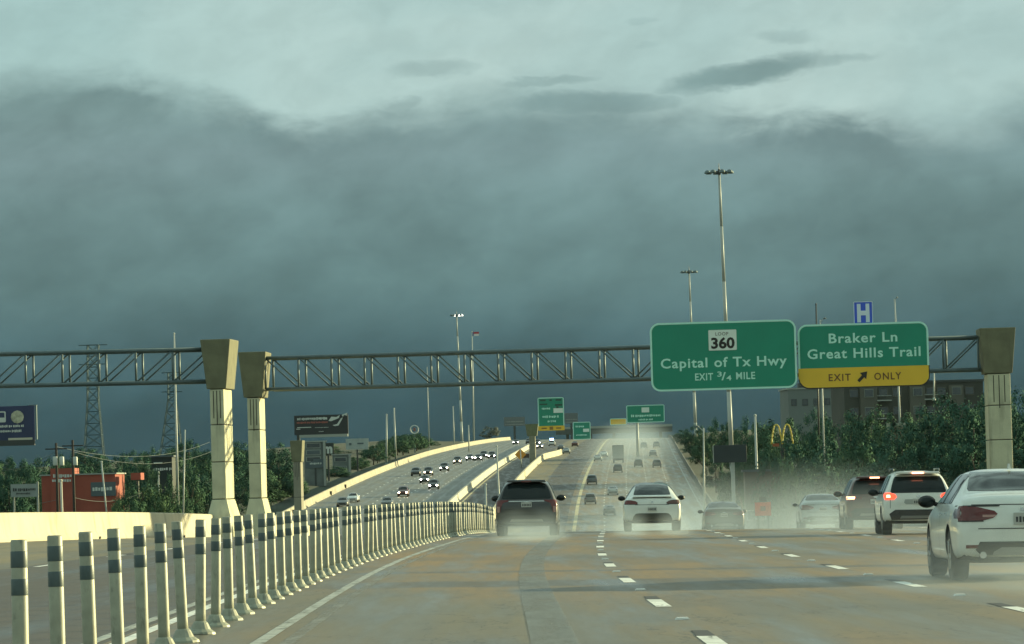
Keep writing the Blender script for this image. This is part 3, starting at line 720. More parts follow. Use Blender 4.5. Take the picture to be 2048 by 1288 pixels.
b = MB(); b.strip([[d + Vector((x, .12 * math.sin(x * 2), z)) for z in (-1.25, -.6, 0)] for x in (0, .5, 1, 1.6, 2.2)], 0)
fo = b.build('flag', [mat('flag_red', (.45, .05, .06), .7), mat('flag_white', (.7, .68, .66), .7), mat('flag_blue', (.05, .07, .25), .7)], fp)
for i, p in enumerate(fo.data.polygons): p.material_index = [1, 0][i % 2] if i > 1 else 2
bare_pole((348, 668), (355, 955), 420, .10, .17, 'thin tall pale pole rising through the left truss', side=True)
bare_pole((370, 862), (368, 955), 420, .08, .12, 'short pale pole right of the tall pole by dark sign', 'utility_pole', side=True)
bare_pole((788, 818), (792, 930), 720, .17, .26, 'bright pale light pole beside the tree clump left of the hill road', side=True)
bare_pole((773, 830), (773, 905), 860, .16, .26, 'greyer light pole just left of the bright pale pole', side=True)
bare_pole((854, 735), (858, 878), 1000, .10, .17, 'hair-thin tall pole behind the tree clump, crossing the truss', side=True)
bare_pole((906, 814), (909, 908), 880, .14, .24, 'pale light pole left of the glowing high mast', side=True)
bare_pole((937, 852), (938, 900), 1100, .13, .2, 'short pale pole between the flagpole and the glowing mast')
bare_pole((993, 893), (998, 996), 520, .10, .15, 'slim pale pole rising behind the post row near the dark SUV')
bare_pole((971, 970), (972, 1012), 450, .10, .13, 'short slim post left of the dark SUV, behind the delineators')
bare_pole((1510, 832), (1513, 925), 470, .13, .18, 'pale light pole right of the dark message board')
bare_pole((1407, 856), (1408, 950), 520, .09, .14, 'small pale pole left of the dark message board', arm=-.7)
bare_pole((1640, 640), (1647, 865), 520, .08, .13, 'pale light pole behind the left part of the Braker sign', arm=.5)
bare_pole((1789, 598), (1800, 848), 560, .10, .17, 'pale pole behind the right part of the Braker sign', arm=.3)
bare_pole((1632, 609), (1634, 700), 600, .10, .14, 'dark pole with flat top peeking above the Braker sign', m=m_steeld)
bare_pole((1868, 742), (1868, 800), 690, .12, .16, 'short lamp post with a white globe on the apartment roof', 'lamp_post', 'lamp post', down=False)
# ---------------------------------------------------------------- trees
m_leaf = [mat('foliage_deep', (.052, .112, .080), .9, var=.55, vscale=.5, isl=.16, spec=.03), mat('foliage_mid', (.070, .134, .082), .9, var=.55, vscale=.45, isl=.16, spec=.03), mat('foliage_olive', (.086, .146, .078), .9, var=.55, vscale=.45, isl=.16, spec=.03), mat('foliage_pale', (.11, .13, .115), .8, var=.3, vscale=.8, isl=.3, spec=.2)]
m_bark = mat('bark', (.07, .058, .045), .9, var=.3, vscale=5)
def leaf_quad(b, p, n, s, rn, sn=None):
    if sn is not None: b.nn += [sn] * 4
    t = n.orthogonal().normalized(); t = Matrix.Rotation(rn.uniform(0, 6.28), 3, n) @ t; u = n.cross(t)
    b.add([p - t*s - u*s*.55, p + t*s*.2 - u*s*.7, p + t*s + u*s*.1, p - t*s*.1 + u*s*.7], [(0, 1, 2, 3)])
def crown_mesh(seed, ncl, nl, ls, shape=1.0, low=.18):
    """unit tree crown: height 0..1, radius about .5, many small leaf clumps with gaps"""
    rn = random.Random(seed); b = MB(); b.nn = []; cl = []
    while len(cl) < ncl:
        z = rn.uniform(low, .95); x = rn.uniform(-.5, .5); y = rn.uniform(-.5, .5)
        rad = .5 * max(.0, math.sin(math.pi * min(1, ((z - low) / (1.02 - low)) ** (.75 * shape)))) ** .6
        rr_ = math.hypot(x, y)
        if rr_ > rad or rr_ < rad * .25 and rn.random() < .7: continue
        cl.append((Vector((x, y, z)), rn.uniform(.07, .15)))
    for c_, r in cl:
        for _ in range(nl):
            d = Vector((rn.gauss(0, 1), rn.gauss(0, 1), rn.gauss(0, .8))).normalized() * r * rn.random() ** .4
            n = (d.normalized() + Vector((rn.uniform(-.7, .7), rn.uniform(-.7, .7), rn.uniform(-.2, .9)))).normalized()
            out = Vector((c_.x, c_.y, (c_.z - .45) * .8)).normalized()
            leaf_quad(b, c_ + d, n, ls * rn.uniform(.6, 1.3), rn, (d.normalized() * .75 + out * .75 + n * .1).normalized())
    return b, cl
crowns = []
for k in range(6):
    b, cl = crown_mesh(40 + k, [46, 58, 40, 64, 52, 44][k], 170, .0145, [1, .8, 1.2, .9, 1.1, .7][k], [.14, .08, .2, .05, .1, .16][k])
    o = b.build('crown', m_leaf[0], fix=False, smooth=True); me = o.data; me.normals_split_custom_set_from_vertices([tuple(v) for v in b.nn]); bpy.data.objects.remove(o)
    t = MB(); t.tube((0, 0, 0), (.01, 0, .35), .030, .020, 8); t.tube((.01, 0, .35), (0, .01, .7), .020, .008, 6)
    rn = random.Random(k)
    for c_, r in cl[:14]: t.tube((.005, 0, rn.uniform(.22, .5)), c_ * .92, .010, .003, 5)
    o = t.build('trunk', m_bark, smooth=True); tm = o.data; bpy.data.objects.remove(o)
    crowns.append((me, tm))
def tree(px, ytop, wpx, Y, mi, label, group, name='tree'):
    Y = push(px, Y)
    x = at(px, ytop, Y); z = min(terr(x.x, Y), x.z - 1.5) - .2; h = x.z - z; w = wpx / ppm(Y)
    k = random.randrange(6)
    root = empty(name, (x.x, Y, z), random.uniform(0, 6), label, 'tree', group)
    cr = bpy.data.objects.new('crown', crowns[k][0]); tr = bpy.data.objects.new('trunk', crowns[k][1])
    for o in (cr, tr): C.objects.link(o); o.parent = root; o.scale = (w * 1.1, w * 1.1, h)
    cr.material_slots[0].link = 'OBJECT'; cr.material_slots[0].material = m_leaf[mi]
    return root
GL, GR_, GC = 'trees in the belt left of the highway', 'trees beside the frontage road on the right', 'trees in the clump left of the hill road'
rt = random.Random(5)
ridge = [(-80, 905), (40, 908), (110, 902), (200, 893), (280, 897), (340, 890), (400, 880), (470, 884), (560, 882), (640, 893), (760, 900)]
x = -70
while x < 740:
    tree(x + rt.uniform(-8, 8), interp(ridge, x) + rt.uniform(-9, 16), rt.uniform(52, 84), rt.uniform(600, 860) + (420 if x > 575 else 0), rt.choice([0, 0, 1]), 'dark green tree in the far belt of trees left of the highway', GL)
    x += rt.uniform(20, 30)
x = -60
while x < 580:
    tree(x, interp(ridge, x) + rt.uniform(28, 60), rt.uniform(60, 95), rt.uniform(445, 560) + (110 if 50 < x < 262 else 0), rt.choice([0, 1, 1, 2]), 'mid green tree in the nearer rank left of the highway', 'nearer trees left of the highway')
    x += rt.uniform(34, 52)
for px, yt, w, Y, mi, lb in [(18, 930, 80, 410, 0, 'dark tree standing over the grey banner sign at far left'), (258, 968, 74, 470, 1, 'low green tree right of the red building'), (238, 996, 46, 455, 2, 'low bush before the right corner of the red building'), (308, 964, 76, 500, 2, 'low olive tree under the dark sign building'), (390, 925, 95, 430, 0, 'dark tree just left of the first gantry column'), (350, 966, 64, 525, 1, 'small green tree between the dark sign building and first column'), (572, 940, 80, 400, 1, 'green tree between second column and grey far column'), (545, 975, 60, 370, 2, 'low olive tree right of the second column'), (628, 962, 50, 760, 1, 'low green tree right of the grey far column')]:
    tree(px, yt, w, Y, mi, lb, None)
clump = [(600, 925), (640, 925), (690, 905), (720, 895), (750, 888), (775, 880), (805, 870), (840, 867), (868, 880), (890, 902), (930, 900)]
for o0 in (-45.5, -52, -60, -72, -88):
    Yk = 700
    while Yk < 1420:
        o_ = o0 - rt.uniform(0, 4); X_ = XP(Yk) + o_; px = 977 + X_ / Yk * F; zb = terr(X_, Yk)
        by = 968 - .028 * (px - 1024) - (zb - EYE) * ppm(Yk); top = max(interp(clump, px) + rt.uniform(-2, 8), by - (rt.uniform(4, 7.5) if o0 > -50 else rt.uniform(8, 11.5)) * ppm(Yk))
        if 640 < px < 745: top = max(top, by - 2.6 * ppm(Yk))
        if 640 < px < 915 and by - top > 6 and not (px < 745 and o0 < -50):
            if o0 < -50: tree(px, top, rt.uniform(5, 7.5) * ppm(Yk), Yk, rt.choice([0, 0, 1]), 'dark leafy tree in the rounded clump left of the hill road', GC)
            else: tree(px, top, rt.uniform(3.5, 6) * ppm(Yk), Yk, rt.choice([0, 1, 1]), 'low bushy tree right behind the outer barrier of the hill road', 'bushy trees behind the outer barrier')
        Yk += 30
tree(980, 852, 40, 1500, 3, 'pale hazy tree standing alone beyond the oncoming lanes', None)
for px, yt, w, Y in [(1352, 866, 34, 1150), (1368, 856, 42, 1080), (1388, 846, 50, 1000), (1412, 850, 56, 900), (1440, 838, 60, 820), (1470, 846, 62, 760), (1500, 836, 70, 700), (1360, 884, 36, 940), (1380, 892, 40, 800), (1405, 888, 50, 700), (1430, 905, 50, 600)]:
    tree(px, yt, w, Y, rt.choice([0, 0, 1]), 'hazy dark tree in the line along the right edge of the hill', 'trees along the right edge of the hill')
for px, yt, w, Y in [(1520, 850, 96, 560), (1558, 816, 116, 590), (1604, 862, 110, 470), (1650, 880, 120, 420), (1700, 872, 130, 430), (1752, 868, 130, 440), (1802, 850, 120, 450), (1850, 806, 136, 460), (1902, 778, 144, 450), (1946, 795, 120, 440), (2003, 822, 126, 450), (2048, 806, 130, 470), (2098, 800, 130, 470), (1540, 905, 90, 400), (1590, 912, 96, 350), (1640, 915, 100, 345), (1690, 922, 110, 340), (1745, 905, 120, 350), (1800, 898, 120, 345), (1850, 885, 130, 350), (1905, 870, 130, 345), (1955, 880, 120, 340), (2040, 872, 130, 350), (2100, 880, 130, 350), (1480, 900, 70, 540), (1462, 938, 70, 420), (1588, 944, 70, 400), (1530, 952, 50, 420), (1622, 812, 84, 620), (1668, 832, 80, 610), (1716, 838, 84, 600), (1765, 826, 80, 620), (1700, 818, 96, 560), (1742, 806, 96, 570), (1796, 806, 100, 560), (1992, 778, 120, 560), (2046, 768, 130, 560), (1640, 836, 90, 540)]:
    tree(px, yt, w, Y, rt.choice([0, 0, 0, 1]), 'dense dark tree in the thick belt beside the frontage road on the right', GR_)
# far-off woods
b = MB(); rn = random.Random(99)
for i in range(520):
    px = rn.uniform(-500, 2550); Y = rn.uniform(2050, 2900); p = at(px, 900, Y); z = terr(p.x, Y); h = rn.uniform(4, 9)
    for _ in range(26):
        d = Vector((rn.gauss(0, 3.2), rn.gauss(0, 2), 0)); zz = z + h * rn.random() ** .6
        leaf_quad(b, Vector((p.x, Y, zz)) + d, Vector((rn.uniform(-.6, .6), -1, rn.uniform(-.1, .9))).normalized(), rn.uniform(.7, 1.4), rn)
tag(b.build('far_woods', m_leaf[0], fix=False), kind='stuff', label='far-off dark wooded ridge along the horizon', cat='woods')
# ---------------------------------------------------------------- buildings and boards on the left
def frame(px0, py0, px1, py1, Y, name, label, cat, depth=0, yaw=0.0):
    """Empty at the ground below a picture box; returns root, width, z of bottom, z of top (local)"""
    Y = push((px0 + px1) / 2, Y, 48 if px1 < 985 else 0) if py1 > 860 and px0 < 900 else Y
    p = at((px0 + px1) / 2, py1, Y); q = at((px0 + px1) / 2, py0, Y); z = min(terr(p.x, Y), p.z) - .1
    root = empty(name, (p.x, Y, z), R(yaw), label, cat); root['dist'] = Y; return root, (px1 - px0) / ppm(Y), p.z - z, q.z - z
def mk(root, name, m, *boxes, bevel=0):
    b = MB()
    for c_, d in boxes: b.box(c_, d)
    return b.build(name, m, root, bevel=bevel)
m_red = mat('red_wall', (.30, .066, .042), .8, var=.15, vscale=.5)
m_txt = mat('pale_lettering', (.55, .58, .54), .6)
m_glass = mat('window_dark', (.03, .04, .05), .15, spec=.6)
m_slate = mat('slate_panel', (.075, .10, .115), .6)
m_trim = mat('pale_trim', (.30, .32, .29), .7)
rb, w_, z0, z1 = frame(84, 950, 232, 1016, 505, 'red_building', 'red shop building with white lettering, behind the utility poles', 'building', yaw=-3)
mk(rb, 'wall', m_red, ((0, 4, z1 / 2), (w_, 8, z1))); mk(rb, 'roof', m_trim, ((0, 4, z1 + .08), (w_ + .4, 8.3, .15)))
k = w_ / 148
tw = mk(rb, 'tower_wall', m_red, ((-w_ / 2 + 42 * k, 2.0, z1 / 2 + .4), (46 * k, 4.6, z1 + .9)))
scribble(tw, [(-w_ / 2 + 24 * k, -w_ / 2 + 58 * k, z1 - .05, .42), (-w_ / 2 + 22 * k, -w_ / 2 + 60 * k, z1 - .62, .42)], m_txt, -.34)
bn = mk(rb, 'banner', m_slate, ((w_ / 2 - 24 * k, -.06, z1 - 1.75), (50 * k, .1, 28 * k))); scribble(bn, [(w_ / 2 - 46 * k, w_ / 2 - 4 * k, z1 - 1.75, .5)], m_txt, -.14)
for x_ in (-5.8 * k * 10, -1.5 * k * 10, 1.0 * k * 10): f_ = mk(rb, 'window', m_trim, ((x_, -.03, 1.3), (1.3, .1, 1.3))); mk(f_, 'pane', m_glass, ((x_, -.09, 1.3), (1.1, .04, 1.1)))
mk(rb, 'door', m_glass, ((-3.4 * k * 10, -.04, 1.1), (1.1, .1, 2.2)))
pv = mk(rb, 'pavilion_roof', m_red, ((w_ / 2 + 38 * k, 3, z1 - .35), (20 * k, 3, 14 * k))); mk(rb, 'pavilion_post', m_trim, ((w_ / 2 + 38 * k, 3, (z1 - .9) / 2), (.3, .3, z1 - .9)))
gs, w_, z0, z1 = frame(22, 968, 76, 994, 400, 'banner_sign', 'grey banner sign with dark lettering left of the red building', 'sign')
mk(gs, 'panel', mat('grey_banner', (.26, .29, .28), .7, var=.1, vscale=.8), ((0, 0, (z0 + z1) / 2), (w_, .2, z1 - z0))); mk(gs, 'post', m_trim, ((-w_ * .4, .2, z1 / 2), (.15, .15, z1)), ((w_ * .49, .0, (z1 + .1) / 2), (.18, .18, z1 + .3)))
scribble(gs, [(-w_ * .42, w_ * .38, (z0 + z1) / 2 + .08, .3), (-w_ * .3, w_ * .2, (z0 + z1) / 2 - .28, .18)], m_steeld, -.13)
ds, w_, z0, z1 = frame(304, 914, 345, 968, 540, 'dark_building', 'dark blue-black shop front with pale lettering left of the tall pale pole', 'building')
mk(ds, 'wall', mat('dark_wall', (.012, .022, .022), .7, var=.3, vscale=.4), ((0, 3, z1 / 2), (w_, 6, z1))); mk(ds, 'roof', m_slate, ((0, 3, z1 + .1), (w_ + .5, 6.4, .2)))
scribble(ds, [(-w_ * .4, w_ * .42, z1 - 1.55, .38)], m_txt, -.05); mk(ds, 'canopy', m_txt, ((-w_ * .18, -.1, z1 - .75), (w_ * .42, .2, .16)))
for x_ in (-.7, .6): f_ = mk(ds, 'window', m_slate, ((x_, -.04, 1.2), (.9, .1, 1.4))); mk(f_, 'pane', m_glass, ((x_, -.1, 1.2), (.75, .03, 1.25)))
# left billboard
lb, w_, z0, z1 = frame(-70, 813, 70, 884, 262, 'billboard', 'dark navy billboard with round cream emblem, cut by the photo edge', 'billboard', yaw=2)
k = 1 / ppm(lb['dist']); cx = lambda px: (px - 0) * k; cz = lambda py: z0 + (884 - py) * k
m_navy = mat('billboard_navy', (.022, .032, .095), .5, var=.15, vscale=.6)
mk(lb, 'panel', m_navy, ((0, 0, (z0 + z1) / 2), (w_, .35, z1 - z0)))
mk(lb, 'side_frame', m_steel, ((w_ / 2 + .12, .45, (z0 + z1) / 2 + .1), (.10, .9, z1 - z0 - .1)), ((w_ / 2 - .2, .95, z1 + .05), (.8, .1, .1)))
mk(lb, 'catwalk', m_steeld, ((0, -.35, z0 - .3), (w_, 1.1, .12)), ((0, -.3, z0 - .12), (w_, .05, .5)))
mk(lb, 'light_bar', mat('cream_bar', (.50, .47, .36), .5), ((cx(41 - 0), -.22, z0 + .22), (48 * k, .08, .2)))
b = MB(); b.lathe((0, 0, 0), [(13 * k, 0), (12.5 * k, .05), (8 * k, .06), (8 * k, .03)], 12); em = b.build('emblem', mat('emblem_cream', (.42, .41, .30), .6, var=.4, vscale=3), lb); em.location = (cx(36), -.19, cz(835)); em.rotation_euler = (R(90), 0, 0)
b = MB(); ring(b, rr(24 * k, 22 * k, .12, cx=cx(1), cz=cz(834)), rr(19 * k, 17 * k, .1, cx=cx(1), cz=cz(834)), -.22, -.18); b.box((cx(1), -.2, cz(840)), (22 * k, .05, 9 * k)); b.build('picture_outline', m_txt, lb)
scribble(lb, [(cx(-60), cx(47), cz(853), .22), (cx(-60), cx(43), cz(863), .22)], m_txt, -.2)
mk(lb, 'post', m_steeld, ((cx(-25), .5, z0 / 2), (.8, .8, z0)))
# centre billboard
cb, w_, z0, z1 = frame(589, 830, 697, 869, 540, 'billboard', 'black billboard with white and red lettering and a white angular shape', 'billboard', yaw=-4)
k = 1 / ppm(cb['dist']); mk(cb, 'panel', mat('billboard_black', (.018, .02, .024), .55), ((0, 0, (z0 + z1) / 2), (w_, .4, z1 - z0)))
zz = lambda py: z0 + (869 - py) * k; xx = lambda px: (px - 643) * k
scribble(cb, [(xx(595), xx(653), zz(837), .5), (xx(640), xx(652), zz(837), .5), (xx(630), xx(658), zz(855), .12), (xx(638), xx(648), zz(863), .14)], m_txt, -.24)
scribble(cb, [(xx(594), xx(656), zz(844.5), .36)], mat('red_lettering', (.34, .09, .07), .6), -.24); mk(cb, 'pale_stroke', m_txt, ((xx(609), -.23, zz(854)), (28 * k, .05, .14)), ((xx(597), -.23, zz(857)), (8 * k, .05, .14)))
b = MB()
for poly in ([(658, 842), (664, 834), (674, 835), (681, 831), (679, 837), (669, 841), (663, 843)], [(666, 851), (675, 849), (683, 838), (687, 836), (684, 842), (678, 852), (670, 853)], [(685, 831), (696, 827), (695, 833), (690, 831), (687, 835)]): b.prism([(xx(px), zz(py)) for px, py in poly], -.26, -.21)
b.build('picture_shape', m_txt, cb); mk(cb, 'catwalk', m_trim, ((xx(648), -.4, z0 - .25), (w_ * .9, .9, .5)))
mk(cb, 'post', m_steeld, ((xx(596), .4, z0 / 2), (.55, .55, z0)))
# shop signs and frontages by the far column
for (x0, y0, x1, y1, Y, nm, lbl, m, rows) in [
    (692, 877, 737, 899, 640, 'shop_sign', 'wide pale shop sign standing in front of the tree clump', mat('pale_sign', (.34, .38, .36), .6, var=.15, vscale=1), []),
    (645, 886, 668, 908, 560, 'shop_sign', 'small dark square sign with a white letter m below the black billboard', mat('dark_sign', (.02, .03, .03), .6), 'm'),
    (612, 918, 650, 936, 520, 'banner_sign', 'blue-grey banner right of the grey far column', m_slate, [(-1.0, 1.0, 0, .35)]),
    (644, 962, 660, 970, 500, 'van_roof_sign', 'small pale panel low among the bushes left of the hill road', m_trim, [])]:
    s_, w_, z0, z1 = frame(x0, y0, x1, y1, Y, nm if nm != 'van_roof_sign' else 'low_panel', lbl, 'sign')
    mk(s_, 'panel', m, ((0, 0, (z0 + z1) / 2), (w_, .3, z1 - z0))); mk(s_, 'post', m_steeld, ((0, .1, z0 / 2), (.35, .3, z0)))
    if rows == 'm': b = MB(); text(b, 'm', 0, (z0 + z1) / 2, w_ * .75, (z1 - z0) * .8, -.17, bold=.05); b.build('lettering', m_txt, s_)
    elif rows: scribble(s_, [(a, b_, (z0 + z1) / 2 + c_, d) for a, b_, c_, d in rows], m_txt, -.2)
    elif nm == 'shop_sign': mk(s_, 'emblem', m_slate, ((-w_ * .3, -.18, (z0 + z1) / 2), (.5, .05, .5)), ((w_ * .15, -.18, (z0 + z1) / 2 + .1), (1.3, .05, .3)))
for (x0, y0, x1, y1, Y, lbl) in [(610, 884, 652, 914, 600, 'grey framed shop front right of the grey far column'), (668, 910, 703, 962, 620, 'pale stacked shop front left of the hill road barrier')]:
    s_, w_, z0, z1 = frame(x0, y0, x1, y1, Y, 'shop_building', lbl, 'building', yaw=4)
    mk(s_, 'wall', mat('shop_wall', (.13, .15, .145), .75, var=.2, vscale=.6), ((0, 3, z1 / 2), (w_, 6, z1))); mk(s_, 'roof', m_trim, ((0, 3, z1 + .1), (w_ + .5, 6.4, .22)))
    mk(s_, 'pillar', m_trim, ((w_ * .42, -.2, z1 / 2), (.4, .4, z1))); nb = 3
    for r_ in range(nb):
        zc = z1 - (r_ + .5) * (z1 - max(0, z0 - 1)) / nb; f_ = mk(s_, 'window', m_trim, ((-w_ * .1, -.03, zc), (w_ * .7, .12, .9))); mk(f_, 'pane', m_glass if r_ != 1 else m_slate, ((-w_ * .1, -.1, zc), (w_ * .62, .04, .7)))
# ring-shaped sign
q_, w_, z0, z1 = frame(821, 850, 837, 868, 1000, 'ring_sign', 'small ring-shaped sign on a pole above the tree clump', 'sign')
b = MB(); n = 20; r0 = w_ / 2
for i in range(n):
    a0, a1 = 2*math.pi*i/n, 2*math.pi*(i+1)/n; zc = (z0+z1)/2; b.tube((r0*math.cos(a0), 0, zc + r0*math.sin(a0)), (r0*math.cos(a1), 0, zc + r0*math.sin(a1)), .16, n=5)
b.build('ring', m_txt, q_); mk(q_, 'centre_mark', mat('ring_red', (.28, .12, .10), .6), ((0, 0, (z0+z1)/2), (.6, .2, .9))); mk(q_, 'post', m_steel, ((0, .1, (z0 - .2) / 2), (.3, .3, z0 - .2)))
# grey billboards far up the hill
for (x0, y0, x1, y1, Y, lbl) in [(1008, 834, 1050, 852, 1750, 'far grey billboard left of the tall distant sign'), (1129, 826, 1156, 847, 1900, 'far grey billboard right of the tall distant sign')]:
    s_, w_, z0, z1 = frame(x0, y0, x1, y1, Y, 'billboard', lbl, 'billboard')
    mk(s_, 'panel', mat('grey_board', (.13, .15, .16), .7), ((0, 0, (z0+z1)/2), (w_, .6, z1 - z0))); scribble(s_, [(-w_*.45, w_*.45, z0 + .6, .5), (-w_*.4, w_*.4, z0 + 1.8, .5)], m_trim, -.35); mk(s_, 'post', m_steeld, ((0, .2, z0 / 2), (.9, .9, z0)))
# ---------------------------------------------------------------- overpass beyond the crest
p0, p1 = at(1112, 868, 2300), at(1345, 866, 2300); zt = at(1200, 852, 2300).z; zb = at(1200, 867, 2300).z
ov = empty('overpass', (p0.x, 2300, zb - 9), 0, 'dark overpass bridge crossing beyond the crest of the hill', 'bridge'); ln = p1.x - p0.x
m_dk = mat('overpass_concrete', (.075, .085, .085), .85, var=.15, vscale=.2)
mk(ov, 'deck', m_dk, ((ln / 2, 5, 9 + (zt - zb) * .35), (ln, 11, (zt - zb) * .7))); mk(ov, 'parapet', m_trim, ((ln / 2, -.6, 9 + (zt - zb) * .85), (ln, .3, (zt - zb) * .3)))
for i in range(5): mk(ov, 'pier', m_dk, ((ln * (i + .5) / 5, 5, 4.5), (1.6, 3, 9)))
# ---------------------------------------------------------------- lattice power towers
def lattice(px_b, wb, px_w, wt, py_b, py_w, py_t, Y, label):
    b0 = at(px_b, py_b, Y); root = empty('power_tower', (b0.x, Y, terr(b0.x, Y)), 0, label, 'power tower'); O = root.location
    def corner(px, py, w, i): p = at(px, py, Y) - O; h = w / 2 / ppm(Y); return p + Vector(((-h, h, h, -h)[i], (-h, -h, h, h)[i], 0))
    zb = at(px_b, py_b, Y).z - O.z
    lv = [(px_b, py_b + zb * ppm(Y), wb * 1.25), (px_b, py_b, wb)]
    for i in range(1, 4): t = i / 4; lv.append((px_b + (px_w - px_b) * t, py_b + (py_w - py_b) * t, wb + (wt - wb) * t))
    n = 5
    for i in range(n + 1): t = i / n; lv.append((px_w, py_w + (py_t - py_w) * t, wt))
    b = MB(); k = MB()
    for a, c_ in zip(lv, lv[1:]):
        for i in range(4):
            j = (i + 1) % 4
            b.tube(corner(*a, i), corner(*c_, i), .16, n=5); k.tube(corner(*a, i), corner(*c_, j), .075, n=4); k.tube(corner(*a, j), corner(*c_, i), .075, n=4); k.tube(corner(*c_, i), corner(*c_, j), .09, n=4)
    m_ = mat('tower_steel_hazed', (.045, .088, .105), .8, .0)  # distance haze is mixed into the steel colour, so the towers look faded
    b.build('tower_leg_frame', m_, root); k.build('bracing', m_, root)
    ar = MB()
    for t in (0.0, .35, .7):
        py = py_t + (py_w - py_t) * t; c_ = at(px_w, py, Y) - O; ar.tube(c_ - Vector((wt / ppm(Y) * 1.3, 0, 0)), c_ + Vector((wt / ppm(Y) * 1.3, 0, 0)), .14, n=4)
    ar.build('cross_arm', m_, root)
lattice(188, 36, 186, 22, 893, 800, 690, 1300, 'dark lattice power tower left, seen behind the truss')
lattice(343, 40, 344, 16, 893, 800, 745, 1350, 'slimmer dark lattice power tower behind the tall pale pole')
# ---------------------------------------------------------------- utility poles and wires
m_wood = mat('pole_wood', (.035, .03, .026), .9); m_can = mat('transformer_grey', (.52, .54, .50), .5)
def util(px, yt, yb, Y, cans, label):
    t, q = at(px, yt, Y), at(px + 4, yb, Y); z = terr(q.x, Y) - .3; root = empty('utility_pole', (q.x, Y, z), 0, label, 'utility pole'); k = 1 / ppm(Y)
    b = MB(); b.tube((0, 0, 0), Vector((t.x - q.x, 0, t.z - z)), .17, .12, 8); b.build('pole', m_wood, root, smooth=True)
    b = MB(); b.box((t.x - q.x, 0, t.z - z - .6), (2.2, .12, .12)); b.build('cross_arm', m_wood, root)
    for dx, py in cans:
        c_ = at(px + dx, py, Y) - root.location; b = MB(); b.lathe((c_.x, -.25, c_.z), [(.22, -.45), (.24, -.4), (.24, .35), (.2, .45)], 10); b.build('transformer', m_can, root, smooth=True)
util(112, 886, 1020, 430, [(-1, 922), (12, 922)], 'dark utility pole with two pale transformers in front of the red building')
util(145, 880, 1020, 440, [(6, 922)], 'dark utility pole with one pale transformer in front of the red building')
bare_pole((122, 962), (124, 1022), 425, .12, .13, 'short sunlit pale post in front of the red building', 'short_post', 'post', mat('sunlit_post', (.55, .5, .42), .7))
bare_pole((203, 925), (205, 945), 500, .1, .1, 'small pale pole with a box behind the red building roof', 'short_post', 'post')
bare_pole((317, 945), (318, 1012), 535, .09, .10, 'thin grey wire pole below the dark sign building', 'wire_pole', 'post')
bare_pole((398, 950), (399, 1012), 580, .09, .10, 'thin grey wire pole just left of the first column', 'wire_pole', 'post')
m_wire = mat('wire', (.10, .125, .12), .6)
def wire(a, b_, Y0, Y1_, sag, label, r=.022):
    p, q = at(*a, Y0), at(*b_, Y1_); b = MB(); pr = p; n = 14
    for i in range(1, n + 1):
        t = i / n; c_ = p.lerp(q, t) - Vector((0, 0, sag * 4 * t * (1 - t))); b.tube(pr, c_, r, n=5, caps=False); pr = c_
    tag(b.build('power_line', m_wire, smooth=True), label, 'wire')
wire((-80, 930), (112, 903), 430, 430, 1.2, 'sagging wire running from the left frame edge to the first utility pole')
wire((112, 893), (420, 884), 430, 600, 1.5, 'long sagging wire from the first utility pole to beyond the first column')
wire((145, 903), (430, 900), 440, 600, 1.6, 'lower sagging wire from the second utility pole toward the first column')
wire((148, 995), (318, 965), 440, 535, 1.2, 'low sagging wire across the foot of the red building')
wire((318, 978), (399, 955), 535, 580, .7, 'short drooping wire between the two thin grey wire poles')
wire((-60, 1010), (112, 1000), 430, 430, .4, 'lowest wire just above the yellow barrier at far left')
# ---------------------------------------------------------------- right side: boards, signs, buildings
vm, w_, z0, z1 = frame(1428, 890, 1494, 925, 440, 'message_board', 'blank dark message board on a post beside the frontage road', 'sign')
mk(vm, 'cabinet', mat('board_dark', (.028, .038, .042), .6, var=.1, vscale=1), ((0, .3, (z0+z1)/2), (w_, .6, z1 - z0)), bevel=.04); mk(vm, 'post', m_pole, ((w_ * .07, .4, z0 / 2), (.4, .4, z0))); mk(vm, 'ladder_rail', m_trim, ((-w_ * .51, .2, (z0+z1)/2), (.08, .5, z1 - z0)))
ar, w_, z0, z1 = frame(1543, 849, 1586, 888, 500, 'arched_sign', 'yellow double-arched restaurant sign among the trees', 'sign')
b = MB(); hM = z1 - z0
def arch(xa, xb):
    n = 16; pv = None
    for i in range(n + 1):
        t = i / n; x_ = xa + (xb - xa) * t; zz_ = z0 + hM * (1 - abs(2 * t - 1) ** 2.6); p = Vector((x_, 0, zz_))
        if pv is not None: b.tube(pv, p, .10, n=6)
        pv = p
arch(-w_ / 2, 0); arch(0, w_ / 2); b.build('arches', mat('arch_yellow', (.72, .55, .10), .5), ar, smooth=True)
mk(ar, 'base_panel', mat('arch_red', (.30, .08, .03), .6), ((-w_ * .3, -.05, z0 - .1), (w_ * .3, .25, .35))); mk(ar, 'post', m_steeld, ((0, .2, z0 / 2), (.4, .3, z0)))
rs, w_, z0, z1 = frame(1774, 846, 1812, 880, 470, 'round_sign', 'brown round sign on a cream square frame among the right trees', 'sign')
mk(rs, 'frame_panel', mat('cream_panel', (.33, .33, .26), .7), ((-w_ * .25, .1, (z0+z1)/2), (w_ * .5, .15, z1 - z0)), ((w_ * .1, .1, z1 - .2), (w_ * .8, .15, .4)), ((w_ * .4, .1, z0 - .3), (w_ * .25, .12, .6)))
b = MB(); b.lathe((0, 0, 0), [(w_ * .38, 0), (w_ * .38, .1), (w_ * .33, .14)], 20); d_ = b.build('disc', mat('disc_brown', (.14, .12, .075), .7), rs); d_.location = (w_ * .08, 0, (z0+z1)/2 - .1); d_.rotation_euler = (R(90), 0, 0)
mk(rs, 'post', m_steeld, ((0, .2, z0 / 2), (.3, .3, z0)))
